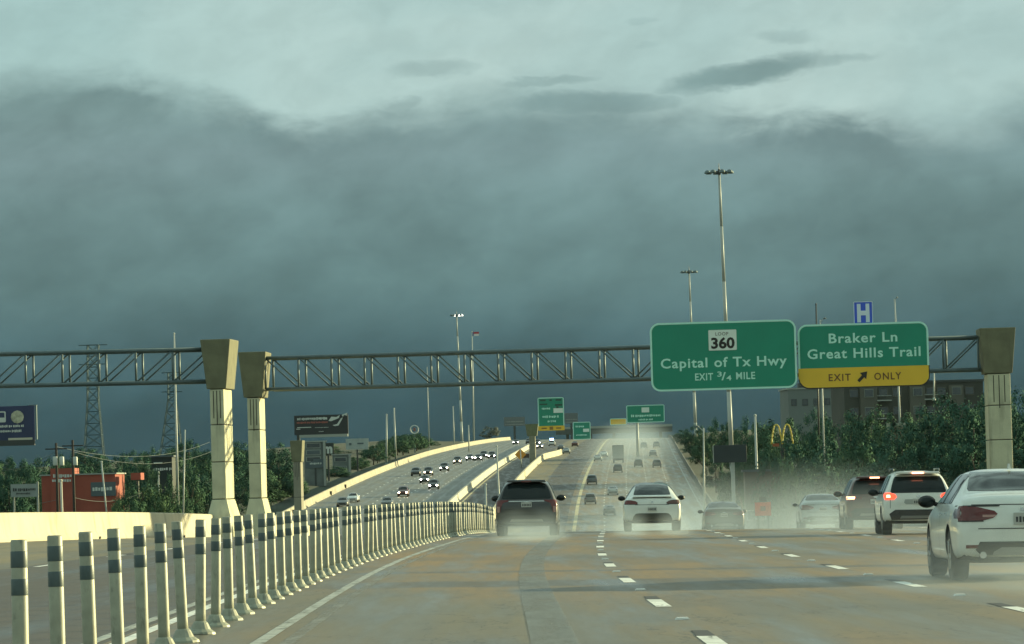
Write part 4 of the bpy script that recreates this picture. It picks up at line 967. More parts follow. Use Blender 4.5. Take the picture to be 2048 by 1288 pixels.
# apartment block
m_apt = mat('apartment_wall', (.062, .064, .054), .85, var=.25, vscale=.12); m_apt2 = mat('apartment_light_wall', (.105, .102, .083), .85, var=.2, vscale=.15)
ap, w_, z0, z1 = frame(1690, 766, 1972, 900, 760, 'apartment_building', 'long dark apartment block with pale balconies behind the right trees', 'building', yaw=5)
mk(ap, 'wall', m_apt, ((0, 7, z1 / 2), (w_, 14, z1))); mk(ap, 'roof', m_steeld, ((0, 7, z1 + .2), (w_ + .8, 14.6, .4)))
mk(ap, 'bay_wall', m_apt2, ((-w_ * .33, -.5, z1 / 2 - .3), (w_ * .12, 1.2, z1 - .6)), ((w_ * .02, -.5, z1 / 2 - .3), (w_ * .11, 1.2, z1 - .6)), ((w_ * .3, -.5, z1 / 2 - .3), (w_ * .1, 1.2, z1 - .6)))
m_aptw = mat('apartment_frame', (.20, .215, .19), .7); nf = 5; fh = z1 / nf
for f in range(1, nf):
    for cxx in (-.43, -.33, -.22, -.12, .02, .12, .2, .3, .4):
        bay = cxx in (-.33, .02, .3); zc = f * fh + fh * .5; yy = -1.15 if bay else -.06
        fr_ = mk(ap, 'window', m_aptw if bay else m_apt2, ((cxx * w_, yy, zc), (1.7, .12, 1.5))); mk(fr_, 'pane', m_glass, ((cxx * w_, yy - .08, zc), (1.45, .04, 1.25)))
    for cxx in (-.22, .12): mk(ap, 'balcony', m_trim, ((cxx * w_, -.7, f * fh + .25), (2.6, 1.3, .22)), ((cxx * w_, -1.3, f * fh + 1.1), (2.6, .08, .1)))
pb, w_, z0, z1 = frame(1578, 778, 1690, 850, 980, 'pale_hall', 'pale grey flat-roofed building showing under the Braker sign', 'building', yaw=3)
mk(pb, 'wall', mat('pale_hall_wall', (.15, .175, .17), .8, var=.1, vscale=.1), ((0, 8, z1 / 2), (w_, 16, z1))); mk(pb, 'roof', m_trim, ((0, 8, z1 + .2), (w_ + .6, 16.4, .35)))
mk(pb, 'roof_unit', m_steeld, ((-w_ * .2, 4, z1 + .9), (2.2, 2, 1.2)), ((w_ * .25, 5, z1 + .8), (1.6, 2, 1.0)))
for i in range(5): f_ = mk(pb, 'window', m_steeld, ((w_ * (-.4 + .2 * i), -.03, z1 - 3), (1.3, .1, 1.6))); mk(f_, 'pane', m_glass, ((w_ * (-.4 + .2 * i), -.1, z1 - 3), (1.1, .04, 1.4)))
lw, w_, z0, z1 = frame(1490, 943, 1568, 962, 460, 'shop_building', 'low tan roadside shop below the yellow arched sign', 'building', yaw=-2)
mk(lw, 'wall', mat('tan_shop', (.085, .075, .06), .8, var=.25, vscale=.5), ((0, 3, z1 / 2), (w_, 6, z1))); mk(lw, 'roof', m_slate, ((0, 3, z1 + .12), (w_ + .5, 6.5, .25)))
for i in range(4): f_ = mk(lw, 'window', m_trim, ((w_ * (-.36 + .24 * i), -.03, z1 * .5), (1.0, .1, 1.1))); mk(f_, 'pane', m_glass, ((w_ * (-.36 + .24 * i), -.1, z1 * .5), (.85, .04, .95)))
b = MB(); rows = [[Vector((XP(y) + o, y, terr(XP(y) + o, y) + .06)) for o in (36, 40, 44, 48)] for y in range(140, 900, 10)]
b.strip(rows); tag(b.build('frontage_road', m_asph, smooth=True), kind='structure')
# orange roadwork board
p = at(1526, 1018, 205); zr = rd(17.5, 205).z
rw = empty('roadwork_sign', (p.x, 205, zr), 0, 'orange-red roadwork board standing on the right shoulder in the spray', 'road sign'); h_ = p.z - zr; k = 1 / ppm(205)
mk(rw, 'panel', mat('work_orange', (.62, .10, .045), .6, var=.12, vscale=3), ((0, 0, h_), (32 * k, .04, 27 * k))); mk(rw, 'mark', mat('work_mark', (.20, .05, .03), .6), ((0, -.03, h_ + .02), (10 * k, .02, 9 * k)))
mk(rw, 'stand', m_steel, ((-.25, .05, h_ / 2), (.05, .05, h_)), ((.25, .05, h_ / 2), (.05, .05, h_)), ((0, .05, .05), (1.0, .5, .06))); mk(rw, 'top_light', m_black, ((0, .0, h_ + 19 * k), (14 * k, .12, 9 * k)))
# ---------------------------------------------------------------- vehicles
def paint(name, col, rough=.28, coat=.6, spec=.5):
    m = mat(name, col, rough, coat=coat, spec=spec, var=.06, vscale=2.5, bump=.0); return m
P_white = paint('paint_white', (.72, .74, .69), .30); P_dark = paint('paint_graphite', (.030, .032, .033), .35); P_black = paint('paint_black', (.013, .014, .015), .3); P_maroon = paint('paint_maroon', (.075, .022, .018), .35)
P_silver = paint('paint_silver', (.36, .40, .40), .3, coat=.4); P_brown = paint('paint_brown', (.050, .043, .033), .4); P_grey = paint('paint_grey', (.12, .125, .125), .35); P_blue = paint('paint_blue_grey', (.05, .07, .085), .35); P_red = paint('paint_red', (.10, .025, .018), .35)
m_carglass = mat('car_glass', (.016, .023, .024), .12, spec=.28); m_trimb = mat('black_trim', (.016, .017, .017), .55); m_under = mat('underbody', (.010, .010, .010), .9)
m_rim = mat('alloy_rim', (.22, .23, .23), .35, .7); m_chrome = mat('chrome_strip', (.5, .5, .48), .2, .8)
m_tail = mat('tail_lens', (.11, .008, .006), .2, coat=.5, var=.2, vscale=9); m_tailc = mat('tail_lens_clear', (.38, .20, .17), .2, coat=.5)
m_brake = mat('brake_glow', (.8, .1, .06), .3, emit=(1.0, .035, .012), es=2.2); m_brake2 = mat('brake_glow_hot', (.9, .5, .4), .3, emit=(1.0, .30, .16), es=4.5); m_head = mat('headlight_glow', (.9, .9, .85), .3, emit=(1, .96, .82), es=16); m_headw = mat('headlight_warm', (.9, .85, .7), .3, emit=(1, .84, .55), es=13)
m_plate = mat('plate_white', (.45, .46, .43), .5); m_platem = mat('plate_marks', (.05, .055, .06), .6)
def shell(st, sub=2):
    """lofted car body. st rows: (y, z_sill, half width, z_belt, half width of roof/deck, z_top)"""
    b = MB(); rows = []
    for y, zs, w, zb, wt, zt in st:
        half = [(0, zs), (w * .82, zs), (w * .97, zs + .06), (w, zs + (zb - zs) * .35), (w * 1.0, zs + (zb - zs) * .72), (w * .965, zb), (w * .90 + (wt - w * .90) * .5, zb + (zt - zb) * .52), (wt, zt - .035 - .02 * (zt - zb)), (wt * .55, zt - .004), (0, zt)]
        rows.append([Vector((x, y, z)) for x, z in half] + [Vector((-x, y, z)) for x, z in half[-2:0:-1]])
    n = len(rows[0]); vs = [p for r_ in rows for p in r_]; fs = []
    for i in range(len(rows) - 1):
        for j in range(n): fs.append((i*n+j, i*n+(j+1) % n, (i+1)*n+(j+1) % n, (i+1)*n+j))
    for base, fl in ((0, False), ((len(rows)-1)*n, True)):
        h = n // 2
        for j in range(h):           # close the ends with quads
            a, c_ = base + j, base + j + 1; d, e = base + (n - j) % n, base + (n - j - 1) % n
            f = [x for k, x in enumerate((a, c_, e, d)) if x not in (a, c_, e, d)[:k]]
            if len(f) >= 3: fs.append(tuple(f))
    b.add(vs, fs); return b
def evaluated(o):
    dg = bpy.context.evaluated_depsgraph_get(); me = bpy.data.meshes.new_from_object(o.evaluated_get(dg)); return me
class Car:
    def __init__(s, name, st, paint_m, sub=2, wheels=None, wr=.34, ww=.23, arches=True):
        s.root = empty(name, (0, 0, 0)); b = shell(st); o = b.build('tmp', paint_m, smooth=True)
        md = o.modifiers.new('s', 'SUBSURF'); md.levels = sub; md.render_levels = sub
        bpy.context.view_layer.update()
        me0 = evaluated(o); bm = bmesh.new(); bm.from_mesh(me0); s.bvh = BVHTree.FromBMesh(bm); bm.free()
        hw = max(r[2] for r in st); s.hw = hw
        if arches and wheels:
            c = MB()
            for y in wheels:
                for sg in (1, -1): c.tube((sg * (hw - .34), y, wr), (sg * (hw + .3), y, wr), wr + .055, n=28)
            cut = c.build('tmpcut', m_under); bo = o.modifiers.new('b', 'BOOLEAN'); bo.operation = 'DIFFERENCE'; bo.object = cut; bo.solver = 'EXACT'
            bpy.context.view_layer.update(); me = evaluated(o); bpy.data.objects.remove(cut)
        else: me = me0
        bpy.data.objects.remove(o); me.name = 'body'
        me.materials.clear(); me.materials.append(paint_m); me.materials.append(m_under)
        zlow = min(r[1] for r in st)
        for p in me.polygons:
            p.use_smooth = True; c_ = p.center; p.material_index = 0
            if p.normal.z < -.8 and c_.z < zlow + .35: p.material_index = 1
            for y in (wheels or []):
                if math.hypot(c_.y - y, c_.z - wr) < wr + .045 and abs(c_.x) < hw - .02: p.material_index = 1
                elif math.hypot(c_.y - y, c_.z - wr) < wr + .0565 and abs(c_.x) < hw - .015 and abs(p.normal.x) < .3: p.material_index = 1
        s.body = bpy.data.objects.new('body', me); C.objects.link(s.body); s.body.parent = s.root
        for y in (wheels or []):
            for sg in (1, -1):
                w = MB(); prof = [(wr * .62, -ww/2), (wr * .93, -ww/2), (wr, -ww * .36), (wr, ww * .36), (wr * .93, ww/2), (wr * .62, ww/2)]
                w.lathe((0, 0, 0), prof, 24 if sub > 1 else 12); t = w.build('wheel', m_rubber, s.root, smooth=False); t.rotation_euler = (0, R(90), 0); t.location = (sg * (hw - ww/2 - .025), y, wr)
                if sub > 1:
                    w = MB(); w.lathe((0, 0, 0), [(wr * .60, -ww/2 - .004 if sg < 0 else ww/2 + .004), (wr * .5, (ww/2 - .03) * sg)], 20)
                    for a in range(5):
                        d = Vector((math.cos(a * 1.2566), math.sin(a * 1.2566), 0)); w.tube(Vector((0, 0, sg * (ww/2 - .01))), d * wr * .6 + Vector((0, 0, sg * (ww/2 - .01))), .035, .028, 6)
                    w.build('rim', m_rim, t, smooth=False)
    def cast(s, o, d):
        h = s.bvh.ray_cast(Vector(o), Vector(d)); return h[0], h[1]
    def patch(s, name, m, rows, view, off=.007, nx=10, parent=None, sub=1):
        """a panel that follows the shell. rows: (v, u0, u1) from bottom to top; view 'rear' (u=x, v=z), 'left'/'right' (u=y, v=z), 'front', 'top' (u=x, v=y)"""
        b = MB(); grid = []
        for (v, u0, u1) in rows:
            r_ = []
            for i in range(nx + 1):
                u = u0 + (u1 - u0) * i / nx
                o, d = {'rear': ((u, -9, v), (0, 1, 0)), 'front': ((u, 9, v), (0, -1, 0)), 'left': ((-9, u, v), (1, 0, 0)), 'right': ((9, u, v), (-1, 0, 0)), 'top': ((u, v, 9), (0, 0, -1))}[view]
                h, n = s.cast(o, d)
                r_.append((h + (n if n.dot(Vector(d)) < 0 else -n) * off) if h else None)
            grid.append(r_)
        flat = [p for r_ in grid for p in r_]; w = nx + 1
        fs = [(i*w+j, i*w+j+1, (i+1)*w+j+1, (i+1)*w+j) for i in range(len(grid)-1) for j in range(nx) if None not in (flat[i*w+j], flat[i*w+j+1], flat[(i+1)*w+j], flat[(i+1)*w+j+1])]
        b.add([p or Vector((0, 0, .5)) for p in flat], fs)
        if not fs: return None
        return b.build(name, m, parent or s.root, smooth=True)
    def dense(s, rows, n=3):
        out = []
        for a, c_ in zip(rows, rows[1:]):
            for i in range(n): t = i / n; out.append(tuple(a[k] + (c_[k] - a[k]) * t for k in range(3)))
        return out + [rows[-1]]
    def mirror(s, y, z, m, m2=None, k=1.0):
        for sg in (1, -1):
            h, n = s.cast((sg * 9, y, z), (-sg, 0, 0)); x0 = abs(h.x) if h else s.hw
            b = MB(); c_ = (sg * (x0 + .14), y, z + .05)
            b.ell(c_, (.125 * k, .085, .085 * k), 14, 8); o = b.build('mirror', m, s.root, smooth=True)
            a = MB(); a.tube((sg * (x0 - .03), y + .02, z), (sg * (x0 + .06), y, z + .03), .035, .03, 6); a.build('mirror_arm', m_trimb, o)
            gl = MB(); gl.ell((c_[0], c_[1] - .075, c_[2]), (.10 * k, .02, .062 * k), 12, 6); gl.build('mirror_glass', m_carglass, o, smooth=True)
    def plate(s, z, w=.31, h=.15, x=0.0, m=None):
        hh, n = s.cast((x, -9, z), (0, 1, 0)); y = hh.y - .02
        p = mk(s.root, 'licence_plate', m or m_plate, ((x, y, z), (w, .015, h)))
        b = MB(); rn = random.Random(4)
        for i in range(6): b.box((x - w * .36 + i * w * .144, y - .009, z - .01), (w * .09, .004, h * (.5 if i % 2 else .44)))
        b.build('plate_marks', m_platem, p)
    def finish(s, loc, rz, label, group=None, cat='car'):
        s.root.location = loc; s.root.rotation_euler = (0, 0, rz); tag(s.root, label, cat, group); return s.root
def heading(Y): return -math.atan((XP(Y + 5) - XP(Y - 5)) / 10)
def pitch_fix(root, Y): root.rotation_euler.x = math.atan((ZC(Y + 3) - ZC(Y - 3)) / 6); root.rotation_euler.y = math.atan(.013)
def onroad(px, Y, dz=0.0):
    X = at(px, 1000, Y).x
    for _ in range(4):
        z = rd(X - XP(Y), Y).z; v = ppm(Y)
        # roll of the camera: sideways place at the height of the road
        d = ray(px, 644); py = 644
        for __ in range(6):
            p = at(px, py, Y); py += (p.z - z) * v
        X = at(px, py, Y).x
    return Vector((X, Y, rd(X - XP(Y), Y).z + dz))
# --- sedan
SED = [(-2.43, .44, .66, .66, .58, .72), (-2.41, .36, .80, .74, .70, .84), (-2.36, .30, .86, .86, .76, .98), (-2.30, .27, .885, .93, .78, 1.075), (-2.16, .25, .90, .965, .78, 1.105), (-1.78, .23, .92, .975, .76, 1.125), (-1.30, .21, .925, .975, .66, 1.30), (-.80, .20, .925, .965, .60, 1.415), (-.1, .20, .925, .945, .595, 1.45), (.45, .20, .925, .93, .60, 1.415), (.95, .20, .92, .925, .63, 1.20), (1.35, .20, .915, .90, .70, .99), (1.85, .22, .90, .84, .70, .90), (2.20, .26, .84, .74, .64, .80), (2.40, .34, .70, .60, .52, .66)]
def sedan(name, pm, lit=False, sub=2):
    c = Car(name, SED, pm, sub, (-1.42, 1.40), .335)
    c.patch('rear_window', m_carglass, c.dense([(1.150, -.66, .66), (1.17, -.665, .665), (1.28, -.60, .60), (1.375, -.53, .53), (1.392, -.50, .50)]), 'rear', nx=14)
    for sd in ('left', 'right'):
        wn = c.patch('side_window', m_carglass, c.dense([(.985, -1.30, .90), (1.0, -1.38, .92), (1.15, -1.22, .70), (1.30, -.96, .44), (1.365, -.72, .28)]), sd, nx=18)
        c.patch('window_pillar', m_trimb, c.dense([(.99, -.30, -.19), (1.15, -.31, -.22), (1.35, -.33, -.26)]), sd, .012, 2, wn)
        c.patch('window_pillar', m_trimb, c.dense([(.99, -1.17, -1.11), (1.15, -1.12, -1.06), (1.29, -.96, -.90)]), sd, .012, 2, wn)
        c.patch('door_seam', m_trimb, c.dense([(.32, -.27, -.255), (.6, -.28, -.265), (.95, -.28, -.265)]), sd, .004, 1)
        c.patch('door_seam', m_trimb, c.dense([(.32, .86, .875), (.6, .88, .895), (.90, .86, .875)]), sd, .004, 1)
        c.patch('door_handle', m_chrome, [(.83, -.52, -.36), (.855, -.52, -.36)], sd, .02, 4)
        c.patch('sill_trim', m_trimb, [(.22, -1.0, .98), (.27, -1.0, .98)], sd, .006, 8)
        hd = c.patch('door_handle', m_chrome, [(.84, -1.18, -1.04), (.86, -1.18, -1.04)], sd, .02, 4)
    for sg in (1, -1):
        tl = c.patch('tail_light', m_brake if lit else m_tail, c.dense([(.765, sg * .58, sg * .865), (.80, sg * .42, sg * .87), (.85, sg * .36, sg * .87), (.89, sg * .40, sg * .865), (.94, sg * .62, sg * .85), (.955, sg * .7, sg * .84)]), 'rear', .009, 10)
        c.patch('tail_light_edge', m_trimb, [(.755, sg * .55, sg * .865), (.77, sg * .55, sg * .866)], 'rear', .011, 8, tl)
        c.patch('tail_light_edge', m_trimb, [(.945, sg * .34, sg * .87), (.96, sg * .32, sg * .86)], 'rear', .011, 8, tl)
        c.patch('tail_light_lens', m_tailc, [(.81, sg * .40, sg * .56), (.84, sg * .38, sg * .56)], 'rear', .013, 6, tl)
        c.patch('tail_light_wrap', m_brake if lit else m_tail, c.dense([(.80, -2.36, -2.06), (.86, -2.33, -1.98), (.92, -2.30, -2.04)]), 'right' if sg > 0 else 'left', .009, 6, tl)
        c.patch('reflector', m_tail, [(.42, sg * .62, sg * .78), (.46, sg * .62, sg * .78)], 'rear', .01, 4)
        ex = MB(); ex.tube((sg * .56, -2.42, .33), (sg * .56, -2.2, .33), .045, n=10); ex.build('exhaust', m_chrome, c.root)
    c.patch('boot_seam', m_trimb, [(.965, -.70, .70), (.975, -.70, .70)], 'rear', .004, 12)
    c.patch('boot_seam', m_trimb, c.dense([(.66, -.62, .62), (.672, -.62, .62)], 1), 'rear', .004, 12)
    c.patch('lower_bumper', m_trimb, c.dense([(.33, -.58, .58), (.40, -.66, .66), (.50, -.60, .60)]), 'rear', .010, 12)
    c.patch('diffuser', mat('diffuser_grey', (.24, .25, .24), .5), c.dense([(.335, -.44, .44), (.38, -.42, .42), (.43, -.32, .32)]), 'rear', .022, 10)
    c.patch('badge', m_chrome, [(.885, -.06, .06), (.925, -.06, .06)], 'rear', .012, 4)
    c.plate(.79); c.mirror(.80, .96, m_black if pm is P_white else pm)
    a = MB(); a.prism([(-.02, 1.43), (.02, 1.43), (.006, 1.50), (-.006, 1.50)], -.72, -.58); a.build('aerial_fin', pm, c.root)
    return c
# --- tall SUV
SUV = [(-2.30, .52, .74, .78, .66, .84), (-2.29, .42, .86, .88, .76, .98), (-2.25, .36, .91, .98, .80, 1.12), (-2.16, .32, .93, 1.04, .76, 1.30), (-2.02, .30, .935, 1.06, .70, 1.50), (-1.86, .29, .94, 1.06, .66, 1.63), (-1.4, .28, .94, 1.05, .66, 1.685), (-.5, .28, .94, 1.04, .66, 1.70), (.2, .28, .94, 1.03, .66, 1.68), (.75, .28, .94, 1.02, .68, 1.50), (1.15, .28, .935, 1.00, .74, 1.20), (1.4, .28, .93, .98, .76, 1.09), (1.9, .30, .91, .92, .76, 1.01), (2.15, .34, .86, .82, .70, .92), (2.30, .42, .74, .68, .58, .74)]
def suv(name, pm, style, lit=False, sub=2):
    c = Car(name, SUV, pm, sub, (-1.36, 1.36), .365, .25)
    wl = m_brake if lit else m_tail
    c.patch('rear_window', m_carglass, c.dense([(1.10, -.70, .70), (1.14, -.735, .735), (1.30, -.69, .69), (1.46, -.635, .635), (1.53, -.59, .59)]), 'rear', nx=14)
    for sd in ('left', 'right'):
        wn = c.patch('side_window', m_carglass, c.dense([(1.075, -1.75, .80), (1.10, -1.80, .84), (1.30, -1.70, .62), (1.48, -1.60, .44), (1.56, -1.45, .30)]), sd, nx=18)
        c.patch('window_pillar', pm if style == 'white' else m_trimb, c.dense([(1.08, -.38, -.28), (1.3, -.39, -.30), (1.54, -.40, -.32)]), sd, .012, 2, wn)
        c.patch('window_pillar', pm if style == 'white' else m_trimb, c.dense([(1.08, -1.28, -1.14), (1.3, -1.26, -1.14), (1.54, -1.24, -1.14)]), sd, .012, 2, wn)
        c.patch('wheel_trim', m_trimb, [(.29, -.92, .92), (.42, -.92, .92)], sd, .008, 8)
        c.patch('door_seam', m_trimb, c.dense([(.42, -.34, -.325), (.7, -.34, -.325), (1.05, -.34, -.325)]), sd, .004, 1)
        c.patch('door_handle', pm, [(.90, -.60, -.42), (.93, -.60, -.42)], sd, .02, 4)
        rl = MB(); sg = 1 if sd == 'right' else -1
        if style != 'white': continue
        rl.tube((sg * .60, -1.5, 1.735), (sg * .60, .1, 1.74), .022, n=6); rl.tube((sg * .60, -1.5, 1.735), (sg * .61, -1.56, 1.68), .022, n=6); rl.tube((sg * .60, .1, 1.74), (sg * .61, .16, 1.68), .022, n=6); rl.build('roof_rail', m_steel if style == 'white' else m_trimb, c.root, smooth=True)
    c.patch('rear_bumper', m_trimb, c.dense([(.40, -.72, .72), (.55, -.78, .78), (.66, -.62, .62)]), 'rear', .012, 14)
    c.patch('bumper_insert', m_silverp, c.dense([(.43, -.50, .50), (.50, -.46, .46)]), 'rear', .024, 10)
    sp = MB(); sp.prism([(-.60, 1.60), (.60, 1.60), (.56, 1.665), (-.56, 1.665)], -2.12, -1.80); sp.build('spoiler', pm, c.root, bevel=.02)
    bl = mk(c.root, 'brake_light', m_brake2 if lit else m_tail, ((0, -2.135, 1.625), (.30, .03, .045)))
    for sg in (1, -1):
        if style == 'white':
            tl = c.patch('tail_light', wl, c.dense([(.93, sg * .66, sg * .88), (1.0, sg * .58, sg * .895), (1.06, sg * .62, sg * .885), (1.10, sg * .74, sg * .87)]), 'rear', .012, 8)
            if lit: c.patch('lit_bulb', m_brake2, [(.98, sg * .74, sg * .84), (1.05, sg * .75, sg * .83)], 'rear', .018, 4, tl)
        elif style == 'red':
            tl = c.patch('tail_light', m_tail, c.dense([(.95, sg * .44, sg * .89), (1.02, sg * .42, sg * .895)]), 'rear', .012, 8)
            if lit: c.patch('lit_bulb', m_brake2, [(.945, sg * .66, sg * .89), (1.03, sg * .64, sg * .89)], 'rear', .018, 5, tl)
        else:
            tl = c.patch('tail_light', m_tail, c.dense([(.70, sg * .78, sg * .87), (.85, sg * .76, sg * .89), (.98, sg * .70, sg * .90), (1.03, sg * .55, sg * .89), (1.07, sg * .52, sg * .885)]), 'rear', .012, 8)
            c.patch('tail_light_lens', m_tailc, c.dense([(.70, sg * .81, sg * .86), (.88, sg * .79, sg * .87)]), 'rear', .018, 4, tl)
        c.patch('tailgate_seam', m_trimb, c.dense([(.70, sg * .745, sg * .757), (.95, sg * .74, sg * .752), (1.10, sg * .73, sg * .742)]), 'rear', .004, 1)
    if style == 'dark': c.patch('chrome_strip', m_chrome, [(1.015, -.53, .53), (1.045, -.53, .53)], 'rear', .016, 12)
    if style == 'white':
        c.patch('tailgate_recess', m_greyp, c.dense([(.80, -.40, .40), (.93, -.36, .36)]), 'rear', .006, 8)
        c.patch('chevron_sticker', m_stick, c.dense([(.80, -.56, -.34), (.90, -.50, -.44), (.94, -.47, -.46)]), 'rear', .014, 4)
    c.patch('badge', m_chrome, [(.985, -.05, .05), (1.035, -.05, .05)], 'rear', .012, 4)
    c.plate(.87 if style != 'dark' else .93); c.mirror(.86, 1.08, m_black if style != 'red' else pm, k=1.15)
    wp = MB(); wp.tube((0, -2.2, 1.13), (.38, -2.19, 1.16), .012, n=5); wp.build('wiper', m_trimb, c.root)
    return c
m_silverp = mat('bumper_silver', (.20, .21, .20), .4, .3); m_greyp = mat('recess_grey', (.33, .35, .33), .5); m_stick = mat('sticker_white', (.68, .70, .66), .5)
# --- sloping crossover
CRS = [(-2.36, .46, .72, .70, .62, .78), (-2.34, .38, .86, .84, .74, .95), (-2.28, .33, .92, .94, .78, 1.09), (-2.18, .30, .94, 1.0, .78, 1.135), (-2.02, .28, .95, 1.03, .76, 1.17), (-1.75, .27, .955, 1.04, .70, 1.30), (-1.25, .26, .955, 1.04, .62, 1.50), (-.6, .26, .955, 1.03, .58, 1.605), (0, .26, .955, 1.02, .57, 1.625), (.5, .26, .955, 1.01, .58, 1.58), (1.0, .26, .95, 1.0, .63, 1.36), (1.45, .26, .94, .97, .72, 1.09), (1.9, .28, .92, .88, .74, .96), (2.2, .32, .84, .76, .66, .84), (2.37, .40, .70, .62, .54, .68)]
def crossover(name, pm, lit=False, sub=2):
    c = Car(name, CRS, pm, sub, (-1.44, 1.45), .36, .25)
    c.patch('rear_window', m_carglass, c.dense([(1.20, -.60, .60), (1.24, -.60, .60), (1.38, -.56, .56), (1.50, -.53, .53), (1.575, -.52, .52), (1.603, -.50, .50)]), 'rear', nx=14)
    c.patch('glass_roof', m_carglass, c.dense([(-1.02, -.50, .50), (-.6, -.51, .51), (.1, -.50, .50), (.6, -.48, .48)]), 'top', .008, 12)
    for sd in ('left', 'right'):
        wn = c.patch('side_window', m_carglass, c.dense([(1.06, -1.55, .95), (1.09, -1.66, .98), (1.25, -1.45, .76), (1.42, -1.10, .52), (1.54, -.75, .28)]), sd, nx=18)
        c.patch('window_pillar', m_trimb, c.dense([(1.07, -.30, -.20), (1.3, -.32, -.24), (1.52, -.34, -.28)]), sd, .012, 2, wn)
        c.patch('door_seam', m_trimb, c.dense([(.40, -.29, -.275), (.7, -.29, -.275), (1.03, -.29, -.275)]), sd, .004, 1)
        c.patch('sill_trim', m_trimb, [(.27, -1.0, 1.0), (.36, -1.0, 1.0)], sd, .006, 8)
    for sg in (1, -1):
        tl = c.patch('tail_light', m_tail if sg < 0 else m_taild, c.dense([(.90, sg * .50, sg * .90), (.94, sg * .46, sg * .90), (1.0, sg * .55, sg * .88), (1.03, sg * .70, sg * .86)]), 'rear', .010, 8)
        c.patch('tail_light_edge', m_trimb, [(.885, sg * .46, sg * .90), (.90, sg * .46, sg * .90)], 'rear', .012, 6, tl)
    c.patch('hatch_seam', m_trimb, [(.872, -.56, .56), (.886, -.56, .56)], 'rear', .005, 12)
    sp = MB(); sp.prism([(-.66, 1.125), (.66, 1.125), (.62, 1.16), (-.62, 1.16)], -2.30, -2.14); sp.build('spoiler', pm, c.root, bevel=.015)
    c.patch('spoiler_shadow_strip', m_trimb, [(1.095, -.64, .64), (1.115, -.64, .64)], 'rear', .006, 12)
    c.patch('lower_bumper', mat('lower_bumper_dark', (.055, .055, .045), .6), c.dense([(.36, -.66, .66), (.50, -.62, .62), (.585, -.54, .54), (.60, -.45, .45)]), 'rear', .012, 14)
    c.patch('badge', m_chrome, [(.93, -.03, .03), (.99, -.03, .03)], 'rear', .012, 3)
    c.plate(.74, .30, .14, m=mat('plate_dim', (.50, .52, .49), .5)); c.mirror(.86, 1.06, m_black)
    return c
m_taild = mat('tail_lens_dim', (.11, .05, .04), .25, coat=.4)
# --- box truck for the distance
def box_truck(name):
    root = empty(name, (0, 0, 0)); mk(root, 'cargo_box', P_tr, ((0, -.9, 2.35), (2.45, 5.4, 2.9)), bevel=.04); mk(root, 'cab', P_grey, ((0, 2.7, 1.7), (2.2, 1.7, 2.0)), bevel=.15)
    mk(root, 'rear_door', m_greyp, ((0, -3.62, 2.3), (2.2, .06, 2.6))); mk(root, 'underride_bar', m_trimb, ((0, -3.5, .62), (2.2, .12, .2)), ((0, -1, .8), (1.0, 5, .2)))
    for sg in (1, -1):
        mk(root, 'tail_light', m_tail, ((sg * 1.0, -3.6, .8), (.2, .08, .14)))
        for y in (-2.3, 2.6): b = MB(); b.tube((sg * .85, y, .48), (sg * 1.15, y, .48), .48, n=16); b.build('wheel', m_rubber, root)
    return root
P_tr = paint('truck_grey', (.22, .235, .235), .45)
# ---------------------------------------------------------------- the near traffic
def place(c, px, Y, label, cat='car', rz=None):
    p = onroad(px, Y); r = c.finish(p, heading(Y) if rz is None else rz, label, None, cat); pitch_fix(r, Y); return r
r_ = place(sedan('sedan', P_white), 2011, 58.0, 'nearest white sedan with unlit dark red tail lights, cut by the right frame edge', rz=R(-.4)); r_.scale = (1, 1, 1.03)
place(suv('sport_utility_vehicle', P_white, 'white', True), 1826, 114, 'white sport utility vehicle with glowing brake lights and white chevron sticker')
place(suv('sport_utility_vehicle', P_maroon, 'red', True), 1742, 136, 'dark maroon sport utility vehicle braking, half hidden behind the white one', rz=R(-1.2))
place(suv('sport_utility_vehicle', P_dark, 'dark'), 1057, 128.5, 'dark grey sport utility vehicle driving ahead beside the delineator posts')
place(crossover('crossover_car', P_white), 1304, 141.5, 'white sloping crossover driving in the middle lane, left tail light redder')
place(sedan('sedan', P_silver), 1641, 172, 'silver sedan in the spray left of the maroon vehicle')
place(sedan('sedan', P_brown), 1446, 190, 'dark brown sedan veiled by spray right of the white crossover')
# ---------------------------------------------------------------- the far traffic
def far_template(kind, front):
    st = {'sedan': SED, 'suv': SUV}[kind]
    c = Car('far_car', st, P_dark, 1, (-1.4, 1.4), .35, .24, arches=False)
    g = {'sedan': [(1.13, -.62, .62), (1.39, -.5, .5)], 'suv': [(1.12, -.70, .70), (1.52, -.58, .58)]}[kind]
    c.patch('rear_window', m_carglass, c.dense(g), 'rear', .02, 6)
    g2 = {'sedan': [(1.02, -.66, .66), (1.38, -.52, .52)], 'suv': [(1.16, -.70, .70), (1.60, -.58, .58)]}[kind]
    c.patch('windscreen', m_carglass, c.dense(g2), 'front', .02, 6)
    zz = {'sedan': ((.99, -1.3, .85), (1.36, -.8, .3)), 'suv': ((1.08, -1.75, .8), (1.55, -1.5, .3))}[kind]
    for sd in ('left', 'right'): c.patch('side_window', m_carglass, c.dense(list(zz)), sd, .02, 6)
    for sg in (1, -1):
        c.patch('tail_light', m_tail, [(.82, sg * .55, sg * .84), (.95, sg * .55, sg * .86)], 'rear', .02, 3)
        if front:
            b = MB(); b.ell((sg * .62, 2.28, .70), (.17, .10, .11), 10, 6); b.build('headlight', m_head, c.root, smooth=True)
    c.patch('grille', m_trimb, [(.45, -.45, .45), (.62, -.5, .5)], 'front', .02, 4)
    c.patch('lower_bumper', m_trimb, [(.42, -.6, .6), (.60, -.66, .66)], 'rear', .02, 6)
    return c.root
T = {(k, f): far_template(k, f) for k in ('sedan', 'suv') for f in (0, 1)}
used = set()
